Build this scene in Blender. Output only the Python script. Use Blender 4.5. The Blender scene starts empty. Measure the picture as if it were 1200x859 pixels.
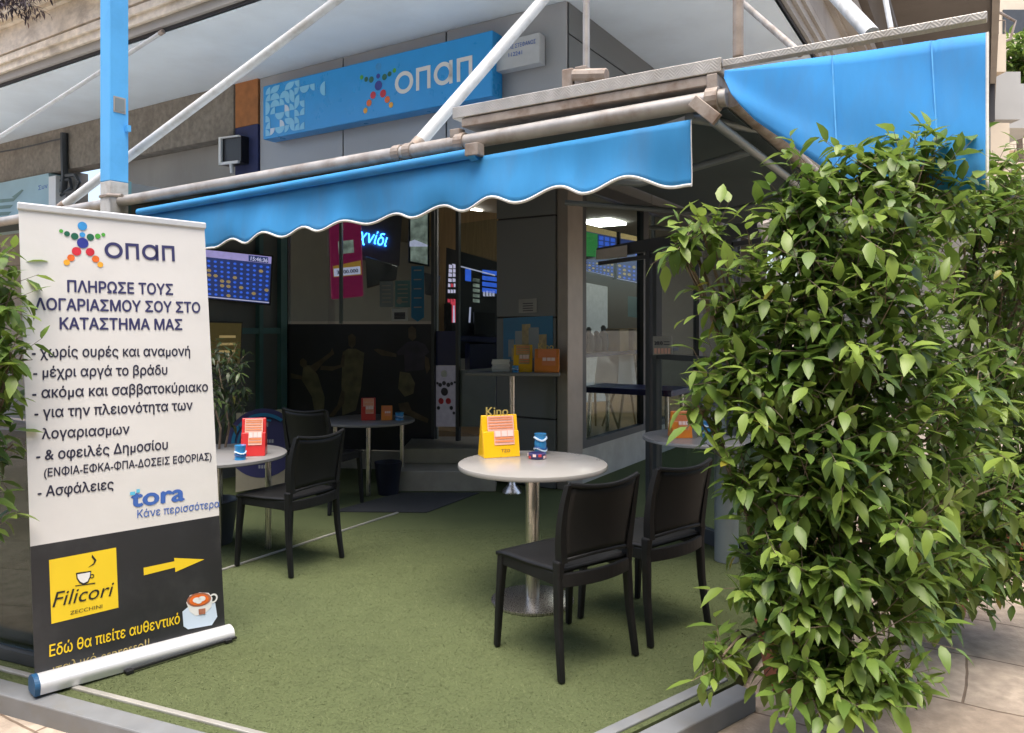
import bpy, math, random
from mathutils import Vector, Matrix
from mathutils.geometry import delaunay_2d_cdt
import numpy as np

SC = bpy.context.scene
COL = SC.collection
R = math.radians
random.seed(7)

# ---------------------------------------------------------------- camera, sky, sun, exposure
F, CX, CY, H = 890.0, 600.0, 382.0, 1.5        # focal length in photo pixels, horizon line, eye height
cam_d = bpy.data.cameras.new('camera')
cam = bpy.data.objects.new('camera', cam_d)
COL.objects.link(cam)
cam.location = (0, 0, H)
cam.rotation_euler = (R(90), 0, 0)
cam_d.sensor_width = 36
cam_d.lens = F / 1200 * 36
cam_d.shift_y = (CY - 429.5) / 1200
cam_d.clip_start = .05
cam_d.clip_end = 1000
SC.camera = cam
SC.render.resolution_x, SC.render.resolution_y = 1024, 733

SUN_EL, SUN_AZ = R(75), R(180)                 # azimuth clockwise from +Y
world = bpy.data.worlds.new('World')
SC.world = world
world.use_nodes = True
wn = world.node_tree.nodes
bg = wn['Background']
sky = wn.new('ShaderNodeTexSky')
sky.sky_type = 'NISHITA'
sky.sun_disc = False
sky.sun_elevation = SUN_EL
sky.sun_rotation = SUN_AZ
sky.air_density = 1.0
sky.dust_density = 4.0
sky.ozone_density = 1.0
world.node_tree.links.new(sky.outputs[0], bg.inputs[0])
bg.inputs[1].default_value = .12
sun_d = bpy.data.lights.new('sun', 'SUN')
sun_d.energy = 1.35
sun_d.angle = R(44)
sun_d.color = (1, .93, .82)
sun = bpy.data.objects.new('sun', sun_d)
COL.objects.link(sun)
sd = Vector((math.sin(SUN_AZ) * math.cos(SUN_EL), math.cos(SUN_AZ) * math.cos(SUN_EL), math.sin(SUN_EL)))
sun.rotation_euler = sd.to_track_quat('Z', 'Y').to_euler()
SC.view_settings.view_transform = 'Standard'
SC.view_settings.look = 'None'
SC.view_settings.gamma = 1
SC.view_settings.exposure = 1.75
SC.cycles.max_bounces = 8
SC.cycles.transparent_max_bounces = 12
SC.cycles.use_denoising = True
SC.cycles.caustics_reflective = False
SC.cycles.caustics_refractive = False

# ---------------------------------------------------------------- geometry helpers
U = Vector((.849, -.528, 0)).normalized()      # along the shop front, to the right
V = Vector((-U.y, U.x, 0))                     # along the side street, away from us
Z = Vector((0, 0, 1))
X = Vector((1, 0, 0))
Y = Vector((0, 1, 0))
EYE = Vector((0, 0, H))


def W(u, v, z=0.0):
    return U * u + V * v + Z * z


class Pl:
    """a real plane in the place; p() gives the point of it seen at a photo pixel"""
    def __init__(s, o, n):
        s.o = Vector(o)
        s.n = Vector(n).normalized()
        if (EYE - s.o).dot(s.n) < 0:
            s.n = -s.n

    def p(s, px, py, off=0.0):
        d = Vector(((px - CX) / F, 1, -(py - CY) / F))
        t = (s.o - EYE).dot(s.n) / d.dot(s.n)
        return EYE + d * t + s.n * off


def front(v):
    return Pl(W(0, v), V)


def side(u):
    return Pl(W(u, 0), U)


def level(z):
    return Pl((0, 0, z), Z)


def at(px, py, y):
    return Vector(((px - CX) / F * y, y, H - (py - CY) / F * y))


class MB:
    def __init__(s):
        s.v, s.f, s.m = [], [], []
        s.k = 0

    def add(s, verts, faces):
        o = len(s.v)
        s.v += [Vector(p) for p in verts]
        for f in faces:
            s.f.append([i + o for i in f])
            s.m.append(s.k)
        return s

    def box(s, c, sx, sy, sz, ex=X, ey=Y, ez=Z):
        c = Vector(c)
        vs = [c + ex * (sx / 2 * i) + ey * (sy / 2 * j) + ez * (sz / 2 * k)
              for k in (-1, 1) for j in (-1, 1) for i in (-1, 1)]
        fs = [(0, 2, 3, 1), (4, 5, 7, 6), (0, 1, 5, 4), (2, 6, 7, 3), (0, 4, 6, 2), (1, 3, 7, 5)]
        if ex.cross(ey).dot(ez) < 0:
            fs = [f[::-1] for f in fs]
        return s.add(vs, fs)

    def uv(s, u0, u1, v0, v1, z0, z1):
        return s.box(W((u0 + u1) / 2, (v0 + v1) / 2, (z0 + z1) / 2), u1 - u0, v1 - v0, z1 - z0, U, V, Z)

    def bar(s, a, b, w, h, up=Z):
        a, b = Vector(a), Vector(b)
        ex = (b - a)
        L = ex.length
        ex.normalize()
        ey = up.cross(ex)
        ey.normalize()
        return s.box((a + b) / 2, L, w, h, ex, ey, ex.cross(ey))

    def tube(s, pts, r, n=12, cap=True):
        pts = [Vector(p) for p in pts]
        rs = r if isinstance(r, (list, tuple)) else [r] * len(pts)
        rings = []
        prev = None
        for i, p in enumerate(pts):
            d = (pts[min(i + 1, len(pts) - 1)] - pts[max(i - 1, 0)]).normalized()
            if prev is None:
                a = d.orthogonal().normalized()
            else:
                a = (prev - d * prev.dot(d)).normalized()
            prev = a
            b = d.cross(a)
            rings.append([p + (a * math.cos(6.28318 * k / n) + b * math.sin(6.28318 * k / n)) * rs[i] for k in range(n)])
        vs = [q for g in rings for q in g]
        fs = []
        for i in range(len(pts) - 1):
            for k in range(n):
                fs.append((i * n + k, i * n + (k + 1) % n, (i + 1) * n + (k + 1) % n, (i + 1) * n + k))
        if cap:
            fs.append(tuple(range(n))[::-1])
            fs.append(tuple((len(pts) - 1) * n + k for k in range(n)))
        return s.add(vs, fs)

    def lathe(s, c, prof, n=32, ax=Z, cap=True):
        c = Vector(c)
        a = ax.orthogonal().normalized()
        b = ax.cross(a)
        vs, fs = [], []
        for r, z in prof:
            vs += [c + ax * z + (a * math.cos(6.28318 * k / n) + b * math.sin(6.28318 * k / n)) * r for k in range(n)]
        for i in range(len(prof) - 1):
            for k in range(n):
                fs.append((i * n + k, i * n + (k + 1) % n, (i + 1) * n + (k + 1) % n, (i + 1) * n + k))
        if cap:
            fs.append(tuple(range(n))[::-1])
            fs.append(tuple((len(prof) - 1) * n + k for k in range(n)))
        return s.add(vs, fs)

    def prism(s, pts, d):
        """a flat outline pushed along d"""
        pts = [Vector(p) for p in pts]
        n = len(pts)
        d = Vector(d)
        nn = Vector((0, 0, 0))
        for i in range(n):
            nn += (pts[i] - pts[0]).cross(pts[(i + 1) % n] - pts[0])
        flip = nn.dot(d) > 0
        fs = [tuple(range(n)), tuple(range(2 * n - 1, n - 1, -1))]
        fs += [(i, i + n, (i + 1) % n + n, (i + 1) % n) for i in range(n)]
        if flip:
            fs = [f[::-1] for f in fs]
        return s.add(pts + [p + d for p in pts], fs)

    def poly(s, pts):
        return s.add(pts, [tuple(range(len(pts)))])

    def disc(s, c, n, r, k=20, ry=None):
        a = (Z.cross(n)).normalized() if abs(n.z) < .99 else X.copy()
        b = n.cross(a)
        ry = ry or r
        return s.poly([Vector(c) + a * (r * math.cos(6.28318 * i / k)) + b * (ry * math.sin(6.28318 * i / k)) for i in range(k)])

    def build(s, name, mats, parent=None, smooth=False, bevel=0, solid=0, loc=None):
        if not isinstance(mats, (list, tuple)):
            mats = [mats]
        me = bpy.data.meshes.new(name)
        M = Matrix.Identity(4)
        ob = bpy.data.objects.new(name, me)
        if parent is not None:
            M = TM[parent.name]
            ob.parent = parent
        elif loc is not None:
            ob.location = loc
            M = Matrix.Translation(loc)
        TM[ob.name] = M
        inv = M.inverted()
        me.from_pydata([inv @ p for p in s.v], [], s.f)
        for m in mats:
            me.materials.append(m)
        if len(mats) > 1:
            me.polygons.foreach_set('material_index', s.m)
        if smooth:
            me.polygons.foreach_set('use_smooth', [True] * len(me.polygons))
            md = None
        me.update()
        COL.objects.link(ob)
        if bevel:
            b = ob.modifiers.new('bevel', 'BEVEL')
            b.width = bevel
            b.segments = 2
            b.limit_method = 'ANGLE'
            b.angle_limit = R(40)
        if solid:
            b = ob.modifiers.new('solidify', 'SOLIDIFY')
            b.thickness = solid
            b.offset = 0
        if smooth:
            try:
                me.set_sharp_from_angle(angle=R(45))
            except Exception:
                pass
        return ob


TM = {}


def tag(o, label=None, cat=None, group=None, kind=None):
    if label:
        o['label'] = label
    if cat:
        o['category'] = cat
    if group:
        o['group'] = group
    if kind:
        o['kind'] = kind
    return o


def thing(name, label, cat, loc=(0, 0, 0), rz=0.0, group=None):
    o = bpy.data.objects.new(name, None)
    o.empty_display_size = .1
    o.location = loc
    o.rotation_euler = (0, 0, rz)
    COL.objects.link(o)
    TM[o.name] = Matrix.Translation(loc) @ Matrix.Rotation(rz, 4, 'Z')
    return tag(o, label, cat, group)


def dup(root, loc, rz, label):
    r = root.copy()
    COL.objects.link(r)
    r.location = loc
    r.rotation_euler = (0, 0, rz)
    r['label'] = label
    for ch in list(root.children):
        c = ch.copy()
        COL.objects.link(c)
        c.parent = r
        for g in list(ch.children):
            d = g.copy()
            COL.objects.link(d)
            d.parent = c
    return r


# ---------------------------------------------------------------- materials
def lin(c):
    return tuple(((x / 255 / 12.92) if x / 255 <= .04045 else ((x / 255 + .055) / 1.055) ** 2.4) for x in c) + (1,)


def mat(name, col, rough=.6, metal=0.0, var=.12, scale=6.0, bump=0.0, bscale=60.0, emit=0.0, spec=.5, dirt=None, dscale=2.0, damt=.5, coat=0.0, stretch=None):
    """base colour (linear) varied by noise, an optional second colour in blotches (dirt), an optional bump"""
    if name.startswith('screen_'):
        emit *= .36
    m = bpy.data.materials.new(name)
    m.use_nodes = True
    nt = m.node_tree
    N, L = nt.nodes, nt.links
    b = N['Principled BSDF']
    b.inputs['Roughness'].default_value = rough
    b.inputs['Metallic'].default_value = metal
    b.inputs['Specular IOR Level'].default_value = spec
    b.inputs['Coat Weight'].default_value = coat
    tc = N.new('ShaderNodeTexCoord')
    vec = tc.outputs['Object']
    if stretch:
        mp = N.new('ShaderNodeMapping')
        mp.inputs['Scale'].default_value = stretch
        L.new(vec, mp.inputs[0])
        vec = mp.outputs[0]
    n1 = N.new('ShaderNodeTexNoise')
    n1.inputs['Scale'].default_value = scale
    n1.inputs['Detail'].default_value = 6
    L.new(vec, n1.inputs['Vector'])
    mr = N.new('ShaderNodeMapRange')
    mr.inputs['From Min'].default_value = .3
    mr.inputs['From Max'].default_value = .7
    mr.inputs['To Min'].default_value = 1 - var
    mr.inputs['To Max'].default_value = 1 + var
    L.new(n1.outputs['Fac'], mr.inputs['Value'])
    mx = N.new('ShaderNodeMix')
    mx.data_type = 'RGBA'
    mx.blend_type = 'MULTIPLY'
    mx.inputs[0].default_value = 1
    mx.inputs[6].default_value = tuple(col[:3]) + (1,)
    L.new(mr.outputs[0], mx.inputs[7])
    out = mx.outputs[2]
    if dirt:
        n2 = N.new('ShaderNodeTexNoise')
        n2.inputs['Scale'].default_value = dscale
        n2.inputs['Detail'].default_value = 9
        n2.inputs['Roughness'].default_value = .65
        L.new(vec, n2.inputs['Vector'])
        r2 = N.new('ShaderNodeMapRange')
        r2.inputs['From Min'].default_value = .48
        r2.inputs['From Max'].default_value = .68
        r2.inputs['To Max'].default_value = damt
        L.new(n2.outputs['Fac'], r2.inputs['Value'])
        m2 = N.new('ShaderNodeMix')
        m2.data_type = 'RGBA'
        L.new(r2.outputs[0], m2.inputs[0])
        L.new(out, m2.inputs[6])
        m2.inputs[7].default_value = tuple(dirt[:3]) + (1,)
        out = m2.outputs[2]
    L.new(out, b.inputs['Base Color'])
    rr = N.new('ShaderNodeMapRange')
    rr.inputs['To Min'].default_value = max(.02, rough - .1)
    rr.inputs['To Max'].default_value = min(1, rough + .1)
    L.new(n1.outputs['Fac'], rr.inputs['Value'])
    L.new(rr.outputs[0], b.inputs['Roughness'])
    if bump:
        n3 = N.new('ShaderNodeTexNoise')
        n3.inputs['Scale'].default_value = bscale
        n3.inputs['Detail'].default_value = 5
        L.new(vec, n3.inputs['Vector'])
        bp = N.new('ShaderNodeBump')
        bp.inputs['Strength'].default_value = bump
        bp.inputs['Distance'].default_value = .01
        L.new(n3.outputs['Fac'], bp.inputs['Height'])
        L.new(bp.outputs[0], b.inputs['Normal'])
    if emit:
        L.new(out, b.inputs['Emission Color'])
        b.inputs['Emission Strength'].default_value = emit
    return m


def glass(name, tint=(.9, .93, .92), refl=.5):
    m = bpy.data.materials.new(name)
    m.use_nodes = True
    nt = m.node_tree
    N, L = nt.nodes, nt.links
    N.remove(N['Principled BSDF'])
    t = N.new('ShaderNodeBsdfTransparent')
    t.inputs[0].default_value = tint + (1,)
    g = N.new('ShaderNodeBsdfGlossy')
    g.inputs['Roughness'].default_value = .02
    fr = N.new('ShaderNodeFresnel')
    fr.inputs[0].default_value = 1.45
    mu = N.new('ShaderNodeMath')
    mu.operation = 'MULTIPLY'
    mu.inputs[1].default_value = refl
    L.new(fr.outputs[0], mu.inputs[0])
    mx = N.new('ShaderNodeMixShader')
    L.new(mu.outputs[0], mx.inputs[0])
    L.new(t.outputs[0], mx.inputs[1])
    L.new(g.outputs[0], mx.inputs[2])
    L.new(mx.outputs[0], N['Material Output'].inputs[0])
    return m


def paving():
    m = mat('paving_stone', (.42, .35, .28), .85, var=.22, scale=16, bump=.45, bscale=70, dirt=(.27, .22, .175), dscale=1.6, damt=.75)
    nt = m.node_tree
    N, L = nt.nodes, nt.links
    b = N['Principled BSDF']
    src = b.inputs['Base Color'].links[0].from_socket
    tc = N.new('ShaderNodeTexCoord')
    mp = N.new('ShaderNodeMapping')
    mp.inputs['Rotation'].default_value = (0, 0, R(31.9))
    mp.inputs['Location'].default_value = (.05, .08, 0)
    L.new(tc.outputs['Object'], mp.inputs[0])
    n = N.new('ShaderNodeTexNoise')
    n.inputs['Scale'].default_value = 2.5
    L.new(mp.outputs[0], n.inputs['Vector'])
    wob = N.new('ShaderNodeMix')
    wob.data_type = 'VECTOR'
    wob.inputs[0].default_value = .04
    L.new(mp.outputs[0], wob.inputs[4])
    L.new(n.outputs['Color'], wob.inputs[5])
    br = N.new('ShaderNodeTexBrick')
    br.inputs['Scale'].default_value = 1
    br.inputs['Brick Width'].default_value = .98
    br.inputs['Row Height'].default_value = .52
    br.inputs['Mortar Size'].default_value = .006
    br.inputs['Mortar Smooth'].default_value = .3
    br.inputs['Color1'].default_value = (1, 1, 1, 1)
    br.inputs['Color2'].default_value = (.86, .82, .78, 1)
    br.inputs['Mortar'].default_value = (.42, .37, .33, 1)
    L.new(wob.outputs[1], br.inputs['Vector'])
    mx = N.new('ShaderNodeMix')
    mx.data_type = 'RGBA'
    mx.blend_type = 'MULTIPLY'
    mx.inputs[0].default_value = 1
    L.new(src, mx.inputs[6])
    L.new(br.outputs['Color'], mx.inputs[7])
    L.new(mx.outputs[2], b.inputs['Base Color'])
    bp = N.new('ShaderNodeBump')
    bp.inputs['Strength'].default_value = .6
    bp.inputs['Distance'].default_value = .008
    bp.invert = True
    L.new(br.outputs['Fac'], bp.inputs['Height'])
    old = b.inputs['Normal'].links[0].from_socket
    L.new(old, bp.inputs['Normal'])
    L.new(bp.outputs[0], b.inputs['Normal'])
    return m


def checker_plate():
    m = mat('checker_plate', (.46, .44, .41), .5, metal=.45, var=.15, scale=12, dirt=(.30, .25, .2), dscale=5, damt=.5)
    nt = m.node_tree
    N, L = nt.nodes, nt.links
    b = N['Principled BSDF']
    tc = N.new('ShaderNodeTexCoord')
    mp = N.new('ShaderNodeMapping')
    mp.inputs['Rotation'].default_value = (0, 0, R(31.9))
    L.new(tc.outputs['Object'], mp.inputs[0])
    sp = N.new('ShaderNodeSeparateXYZ')
    L.new(mp.outputs[0], sp.inputs[0])

    def mth(op, a, bb):
        q = N.new('ShaderNodeMath')
        q.operation = op
        for i, s_ in enumerate((a, bb)):
            if s_ is None:
                continue
            if isinstance(s_, (int, float)):
                q.inputs[i].default_value = s_
            else:
                L.new(s_, q.inputs[i])
        return q.outputs[0]
    # short raised bars, alternating the way they lean (chevrons)
    cell = mth('FLOOR', mth('MULTIPLY', sp.outputs[0], 28), None)
    par = mth('SUBTRACT', mth('MULTIPLY', mth('MODULO', mth('ABSOLUTE', cell, None), 2), 2), 1)
    h = mth('ADD', mth('MULTIPLY', sp.outputs[0], 60), mth('MULTIPLY', mth('MULTIPLY', sp.outputs[2], 60), par))
    st = mth('ABSOLUTE', mth('SINE', mth('MULTIPLY', h, 3.14159), None), None)
    st = mth('POWER', st, 3)
    bp = N.new('ShaderNodeBump')
    bp.inputs['Strength'].default_value = .22
    bp.inputs['Distance'].default_value = .004
    L.new(st, bp.inputs['Height'])
    L.new(bp.outputs[0], b.inputs['Normal'])
    src = b.inputs['Base Color'].links[0].from_socket
    mx = N.new('ShaderNodeMix')
    mx.data_type = 'RGBA'
    mx.inputs[7].default_value = (.46, .44, .41, 1)
    L.new(src, mx.inputs[6])
    L.new(mth('MULTIPLY', st, .3), mx.inputs[0])
    L.new(mx.outputs[2], b.inputs['Base Color'])
    return m


def leaf_mat(name, dark, mid, young):
    m = bpy.data.materials.new(name)
    m.use_nodes = True
    nt = m.node_tree
    N, L = nt.nodes, nt.links
    b = N['Principled BSDF']
    b.inputs['Roughness'].default_value = .4
    b.inputs['Specular IOR Level'].default_value = .45
    a = N.new('ShaderNodeAttribute')
    a.attribute_name = 'tint'
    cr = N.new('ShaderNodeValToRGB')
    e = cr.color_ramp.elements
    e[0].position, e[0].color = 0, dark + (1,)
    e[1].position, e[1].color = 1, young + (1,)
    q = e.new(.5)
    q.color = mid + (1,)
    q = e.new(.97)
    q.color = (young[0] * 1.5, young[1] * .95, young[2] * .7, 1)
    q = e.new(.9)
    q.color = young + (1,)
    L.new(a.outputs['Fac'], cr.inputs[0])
    L.new(cr.outputs[0], b.inputs['Base Color'])
    t = N.new('ShaderNodeBsdfTranslucent')
    L.new(cr.outputs[0], t.inputs[0])
    mx = N.new('ShaderNodeMixShader')
    mx.inputs[0].default_value = .36
    L.new(b.outputs[0], mx.inputs[1])
    L.new(t.outputs[0], mx.inputs[2])
    L.new(mx.outputs[0], N['Material Output'].inputs[0])
    return m


def canvas_mat(name, col, trans=.25):
    m = mat(name, col, .75, var=.09, scale=3, bump=.35, bscale=7, dirt=(col[0] * 1.1 + .03, col[1] * .78, col[2] * .7), dscale=2.2, damt=.5, spec=.25, stretch=(2, 2, .5))
    nt = m.node_tree
    N, L = nt.nodes, nt.links
    b = N['Principled BSDF']
    t = N.new('ShaderNodeBsdfTranslucent')
    t.inputs[0].default_value = tuple(col) + (1,)
    mx = N.new('ShaderNodeMixShader')
    mx.inputs[0].default_value = trans
    L.new(b.outputs[0], mx.inputs[1])
    L.new(t.outputs[0], mx.inputs[2])
    L.new(mx.outputs[0], N['Material Output'].inputs[0])
    return m


M = {}
M['paving'] = paving()
M['checker'] = checker_plate()
M['turf'] = mat('turf', (.084, .102, .046), .95, var=.14, scale=120, bump=.12, bscale=200, dirt=(.065, .08, .038), dscale=1.6, damt=.6, spec=.1)
M['blade'] = mat('turf_blade', (.115, .135, .064), .85, var=.2, scale=9, spec=.15)
M['kerb'] = mat('kerb_metal', (.19, .20, .21), .6, metal=.1, var=.15, scale=5, dirt=(.18, .17, .15), dscale=6, damt=.5)
M['strip'] = mat('edge_strip', (.42, .41, .38), .45, metal=.4, var=.1, dirt=(.3, .27, .22), dscale=8)
M['soffit'] = mat('soffit_paint', (.80, .87, .91), .85, var=.04, scale=1.5, dirt=(.68, .72, .74), dscale=.8, damt=.5, bump=.05, bscale=20)
M['stone'] = mat('cornice_stone', (.74, .66, .55), .85, var=.16, scale=10, bump=.5, bscale=40, dirt=(.28, .23, .18), dscale=2.2, damt=.65, stretch=(1, 1, 1.6))
M['side_stone'] = mat('grey_side_stone', (.42, .40, .37), .9, var=.12, scale=3, dirt=(.2, .18, .16), dscale=1.5, damt=.6)
M['groove'] = mat('groove_dark', (.05, .05, .055), .9)
M['concrete'] = mat('rough_concrete', (.27, .24, .2), .95, var=.22, scale=14, bump=.6, bscale=70, dirt=(.17, .15, .13), dscale=3, damt=.6)
M['oldwall'] = mat('old_render', (.36, .34, .31), .9, var=.1, scale=3, dirt=(.24, .22, .2), dscale=1.5, damt=.5, stretch=(1, 1, .4))
M['clad'] = mat('grey_cladding', (.40, .40, .41), .42, metal=.15, var=.04, scale=1.2, dirt=(.33, .33, .33), dscale=1.2, damt=.3)
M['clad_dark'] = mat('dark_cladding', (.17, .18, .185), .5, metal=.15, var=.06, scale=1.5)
M['pilaster'] = mat('brushed_trim', (.28, .25, .22), .45, metal=.4, var=.1)
M['frame_dark'] = mat('dark_frame', (.045, .05, .055), .45, var=.1)
M['frame_grey'] = mat('grey_frame', (.22, .25, .26), .45, metal=.3, var=.08)
M['teal'] = mat('teal_frame', (.10, .22, .24), .45, var=.1)
M['orange_wall'] = mat('orange_paint', (.42, .17, .06), .85, var=.2, scale=8, dirt=(.25, .11, .05))
M['navy_wall'] = mat('navy_paint', (.035, .045, .13), .8, var=.2, scale=8)
M['blue_sign'] = mat('sign_blue', (.02, .33, .78), .3, var=.03, spec=.5)
M['blue_sign_side'] = mat('sign_blue_edge', (.01, .14, .42), .4, var=.03)
M['tile_light'] = mat('sign_pale_blue', (.24, .62, .92), .35, var=.03)
M['tile_white'] = mat('sign_white_blue', (.62, .74, .88), .35, var=.03)
M['white'] = mat('white_plastic', (.78, .78, .76), .45, var=.04)
M['grey_panel'] = mat('pale_grey_panel', (.55, .56, .57), .4, var=.04, dirt=(.45, .45, .45), dscale=2)
M['canvas'] = canvas_mat('blue_canvas', (.06, .33, .68))
M['canvas_bright'] = canvas_mat('blue_canvas_lit', (.065, .36, .78))  # same canvas, lighter blue put in for the stronger light on it
M['canvas_bounce'] = mat('bounce_canvas', (.42, .47, .50), .9, var=.15, dirt=(.3, .33, .34), dscale=2)  # pale colour of the added top sheets that bounce light to the soffit
M['canvas_shade'] = mat('shaded_canvas_under', (.05, .075, .085), .8, var=.1)  # blue canvas coloured dark, standing in for the shade under the awning
M['seam'] = mat('seam_tape', (.095, .40, .80), .7, var=.15, scale=20)
M['trim'] = mat('white_braid', (.72, .70, .66), .8, var=.08, scale=60)
M['pipe_white'] = mat('white_painted_pipe', (.60, .62, .63), .4, var=.08, scale=5, dirt=(.36, .34, .3), dscale=7, damt=.6)
M['pipe_grey'] = mat('weathered_steel', (.40, .38, .36), .5, metal=.35, var=.15, scale=8, dirt=(.23, .18, .14), dscale=5, damt=.7)
M['pipe_rust'] = mat('rusty_steel', (.34, .29, .25), .65, metal=.3, var=.2, scale=12, dirt=(.17, .1, .06), dscale=7, damt=.8)
M['post_blue'] = mat('post_blue_paint', (.10, .43, .85), .5, var=.05, dirt=(.05, .25, .52), dscale=3, damt=.4)
M['post_grey'] = mat('post_grey_paint', (.48, .48, .47), .6, var=.1, dirt=(.25, .2, .15), dscale=8, damt=.6)
M['banner'] = mat('banner_vinyl', (.72, .705, .68), .45, var=.03, scale=2, dirt=(.62, .60, .57), dscale=1.4, damt=.4, bump=.5, bscale=3.5)
M['banner_black'] = mat('banner_black_print', (.022, .023, .026), .38, var=.1, bump=.5, bscale=3.5, dirt=(.06, .06, .06), dscale=3, damt=.4)
M['ink_navy'] = mat('navy_ink', (.035, .035, .12), .5, var=.03)
M['ink_dark'] = mat('dark_ink', (.022, .022, .05), .5, var=.03)
M['ink_blue'] = mat('blue_ink', (.055, .14, .46), .5, var=.03)
M['ink_cyan'] = mat('cyan_ink', (.12, .52, .74), .5, var=.03)
M['ink_yellow'] = mat('yellow_ink', (.85, .60, .02), .5, var=.03)
M['ink_yellow_faded'] = mat('faded_yellow_ink', (.42, .33, .12), .5, var=.45, scale=40)
M['alu'] = mat('aluminium', (.72, .73, .74), .4, metal=.35, var=.05, dirt=(.5, .5, .5), dscale=6)
M['cap_blue'] = mat('blue_end_cap', (.012, .075, .17), .5)
M['chair'] = mat('black_resin', (.0065, .0068, .0075), .5, var=.15, scale=4, bump=.04, bscale=300, spec=.3, dirt=(.013, .013, .014), dscale=4, damt=.4)
M['top_white'] = mat('table_laminate', (.30, .29, .275), .22, var=.03, scale=4, spec=.5)
M['top_edge'] = mat('table_edge', (.28, .27, .25), .4, var=.05)
M['steel'] = mat('brushed_steel', (.55, .52, .48), .28, metal=.95, var=.08, stretch=(30, 30, 1))
M['top_grey'] = mat('grey_table_laminate', (.20, .20, .20), .35, var=.05)
M['pot'] = mat('terracotta', (.42, .15, .08), .85, var=.2, scale=9, bump=.15, dirt=(.3, .2, .15), dscale=4)
M['soil'] = mat('soil', (.05, .035, .025), .95, var=.3, scale=30, bump=.6)
M['bark'] = mat('bark', (.16, .12, .085), .9, var=.3, scale=20, bump=.5, bscale=60)
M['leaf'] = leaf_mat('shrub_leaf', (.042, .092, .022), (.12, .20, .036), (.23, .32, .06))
M['leaf_dry'] = leaf_mat('dry_leaf', (.03, .022, .03), (.06, .045, .06), (.12, .09, .1))
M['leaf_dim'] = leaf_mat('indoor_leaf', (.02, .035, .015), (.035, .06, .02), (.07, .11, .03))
M['glass'] = glass('clear_glass', (.82, .87, .87), .14)
M['glass_dark'] = glass('smoked_glass', (.34, .37, .37), .7)
M['navy'] = mat('navy_laminate', (.012, .016, .09), .4, var=.08)
M['inner_wall'] = mat('shop_wall', (.22, .215, .20), .8, var=.05)
M['tan'] = mat('tan_wood', (.40, .27, .14), .6, var=.15, scale=3, stretch=(20, 20, 1))
M['wood_floor'] = mat('wood_floor', (.36, .24, .12), .35, var=.2, scale=2, stretch=(1, 12, 1), spec=.5)
M['step'] = mat('step_marble', (.36, .34, .29), .6, var=.12, scale=4, dirt=(.25, .23, .19), dscale=3)
M['mat'] = mat('entrance_mat_fibre', (.03, .033, .036), .95, var=.25, scale=60, bump=.5, bscale=300)
M['black'] = mat('black_plastic', (.012, .012, .014), .4, var=.1)
M['yellow'] = mat('yellow_acrylic', (.85, .48, .015), .25, var=.04, coat=.3)
M['orange'] = mat('orange_acrylic', (.72, .22, .03), .3, var=.05, coat=.3)
M['red'] = mat('red_acrylic', (.55, .03, .03), .3, var=.06, coat=.3)
M['paper_pink'] = mat('pink_slip', (.75, .42, .33), .7, var=.1, scale=40)
M['paper_print'] = mat('slip_print', (.74, .25, .10), .7, var=.1)
M['paper_light'] = mat('slip_pale', (.82, .62, .58), .7, var=.05)
M['paper'] = mat('white_paper', (.72, .72, .70), .7, var=.04)
M['gold'] = mat('gold_letter', (.62, .50, .16), .35, metal=.3, var=.1)
M['can_blue'] = mat('cup_blue', (.03, .25, .55), .3, var=.05, coat=.4)
M['can_navy'] = mat('cup_navy', (.015, .06, .2), .3, var=.05, coat=.4)
M['ash_red'] = mat('ash_red', (.55, .05, .05), .4)
M['ash_navy'] = mat('ash_navy', (.04, .04, .14), .4)
M['poster_blue'] = mat('poster_blue', (.015, .17, .36), .45, var=.1)
M['poster_tan'] = mat('poster_tan', (.42, .33, .16), .45, var=.3, scale=20)
M['cardboard'] = mat('cardboard', (.33, .21, .09), .8, var=.12)
M['bag'] = mat('black_bag', (.012, .014, .022), .6)
M['mural'] = mat('mural_backdrop', (.022, .022, .034), .5, var=.35, scale=2.5)
M['mural_skin'] = mat('mural_skin', (.11, .08, .055), .5, var=.35, scale=9)
M['mural_shirt'] = mat('mural_shirt', (.16, .14, .085), .5, var=.4, scale=9)
M['mural_dark'] = mat('mural_dark_shirt', (.05, .042, .075), .5, var=.3, scale=9)
M['green_bag'] = mat('bin_blue', (.006, .008, .02), .5)
M['beige_metal'] = mat('beige_metal', (.42, .37, .33), .5, metal=.2, var=.08)
M['far_cream'] = mat('cream_render', (.66, .57, .44), .9, var=.06, scale=1, dirt=(.5, .42, .32), dscale=.6)
M['far_grey'] = mat('grey_render', (.40, .40, .38), .9, var=.08, scale=1)
M['far_brown'] = mat('brown_render', (.17, .16, .15), .9, var=.12, scale=2, dirt=(.09, .08, .075), dscale=1)
M['asphalt'] = mat('asphalt', (.06, .06, .06), .9, var=.15, scale=20, bump=.3)


def emis(name, col, k, var=.1, scale=20):
    return mat(name, col, .4, emit=k, var=var, scale=scale)


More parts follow.
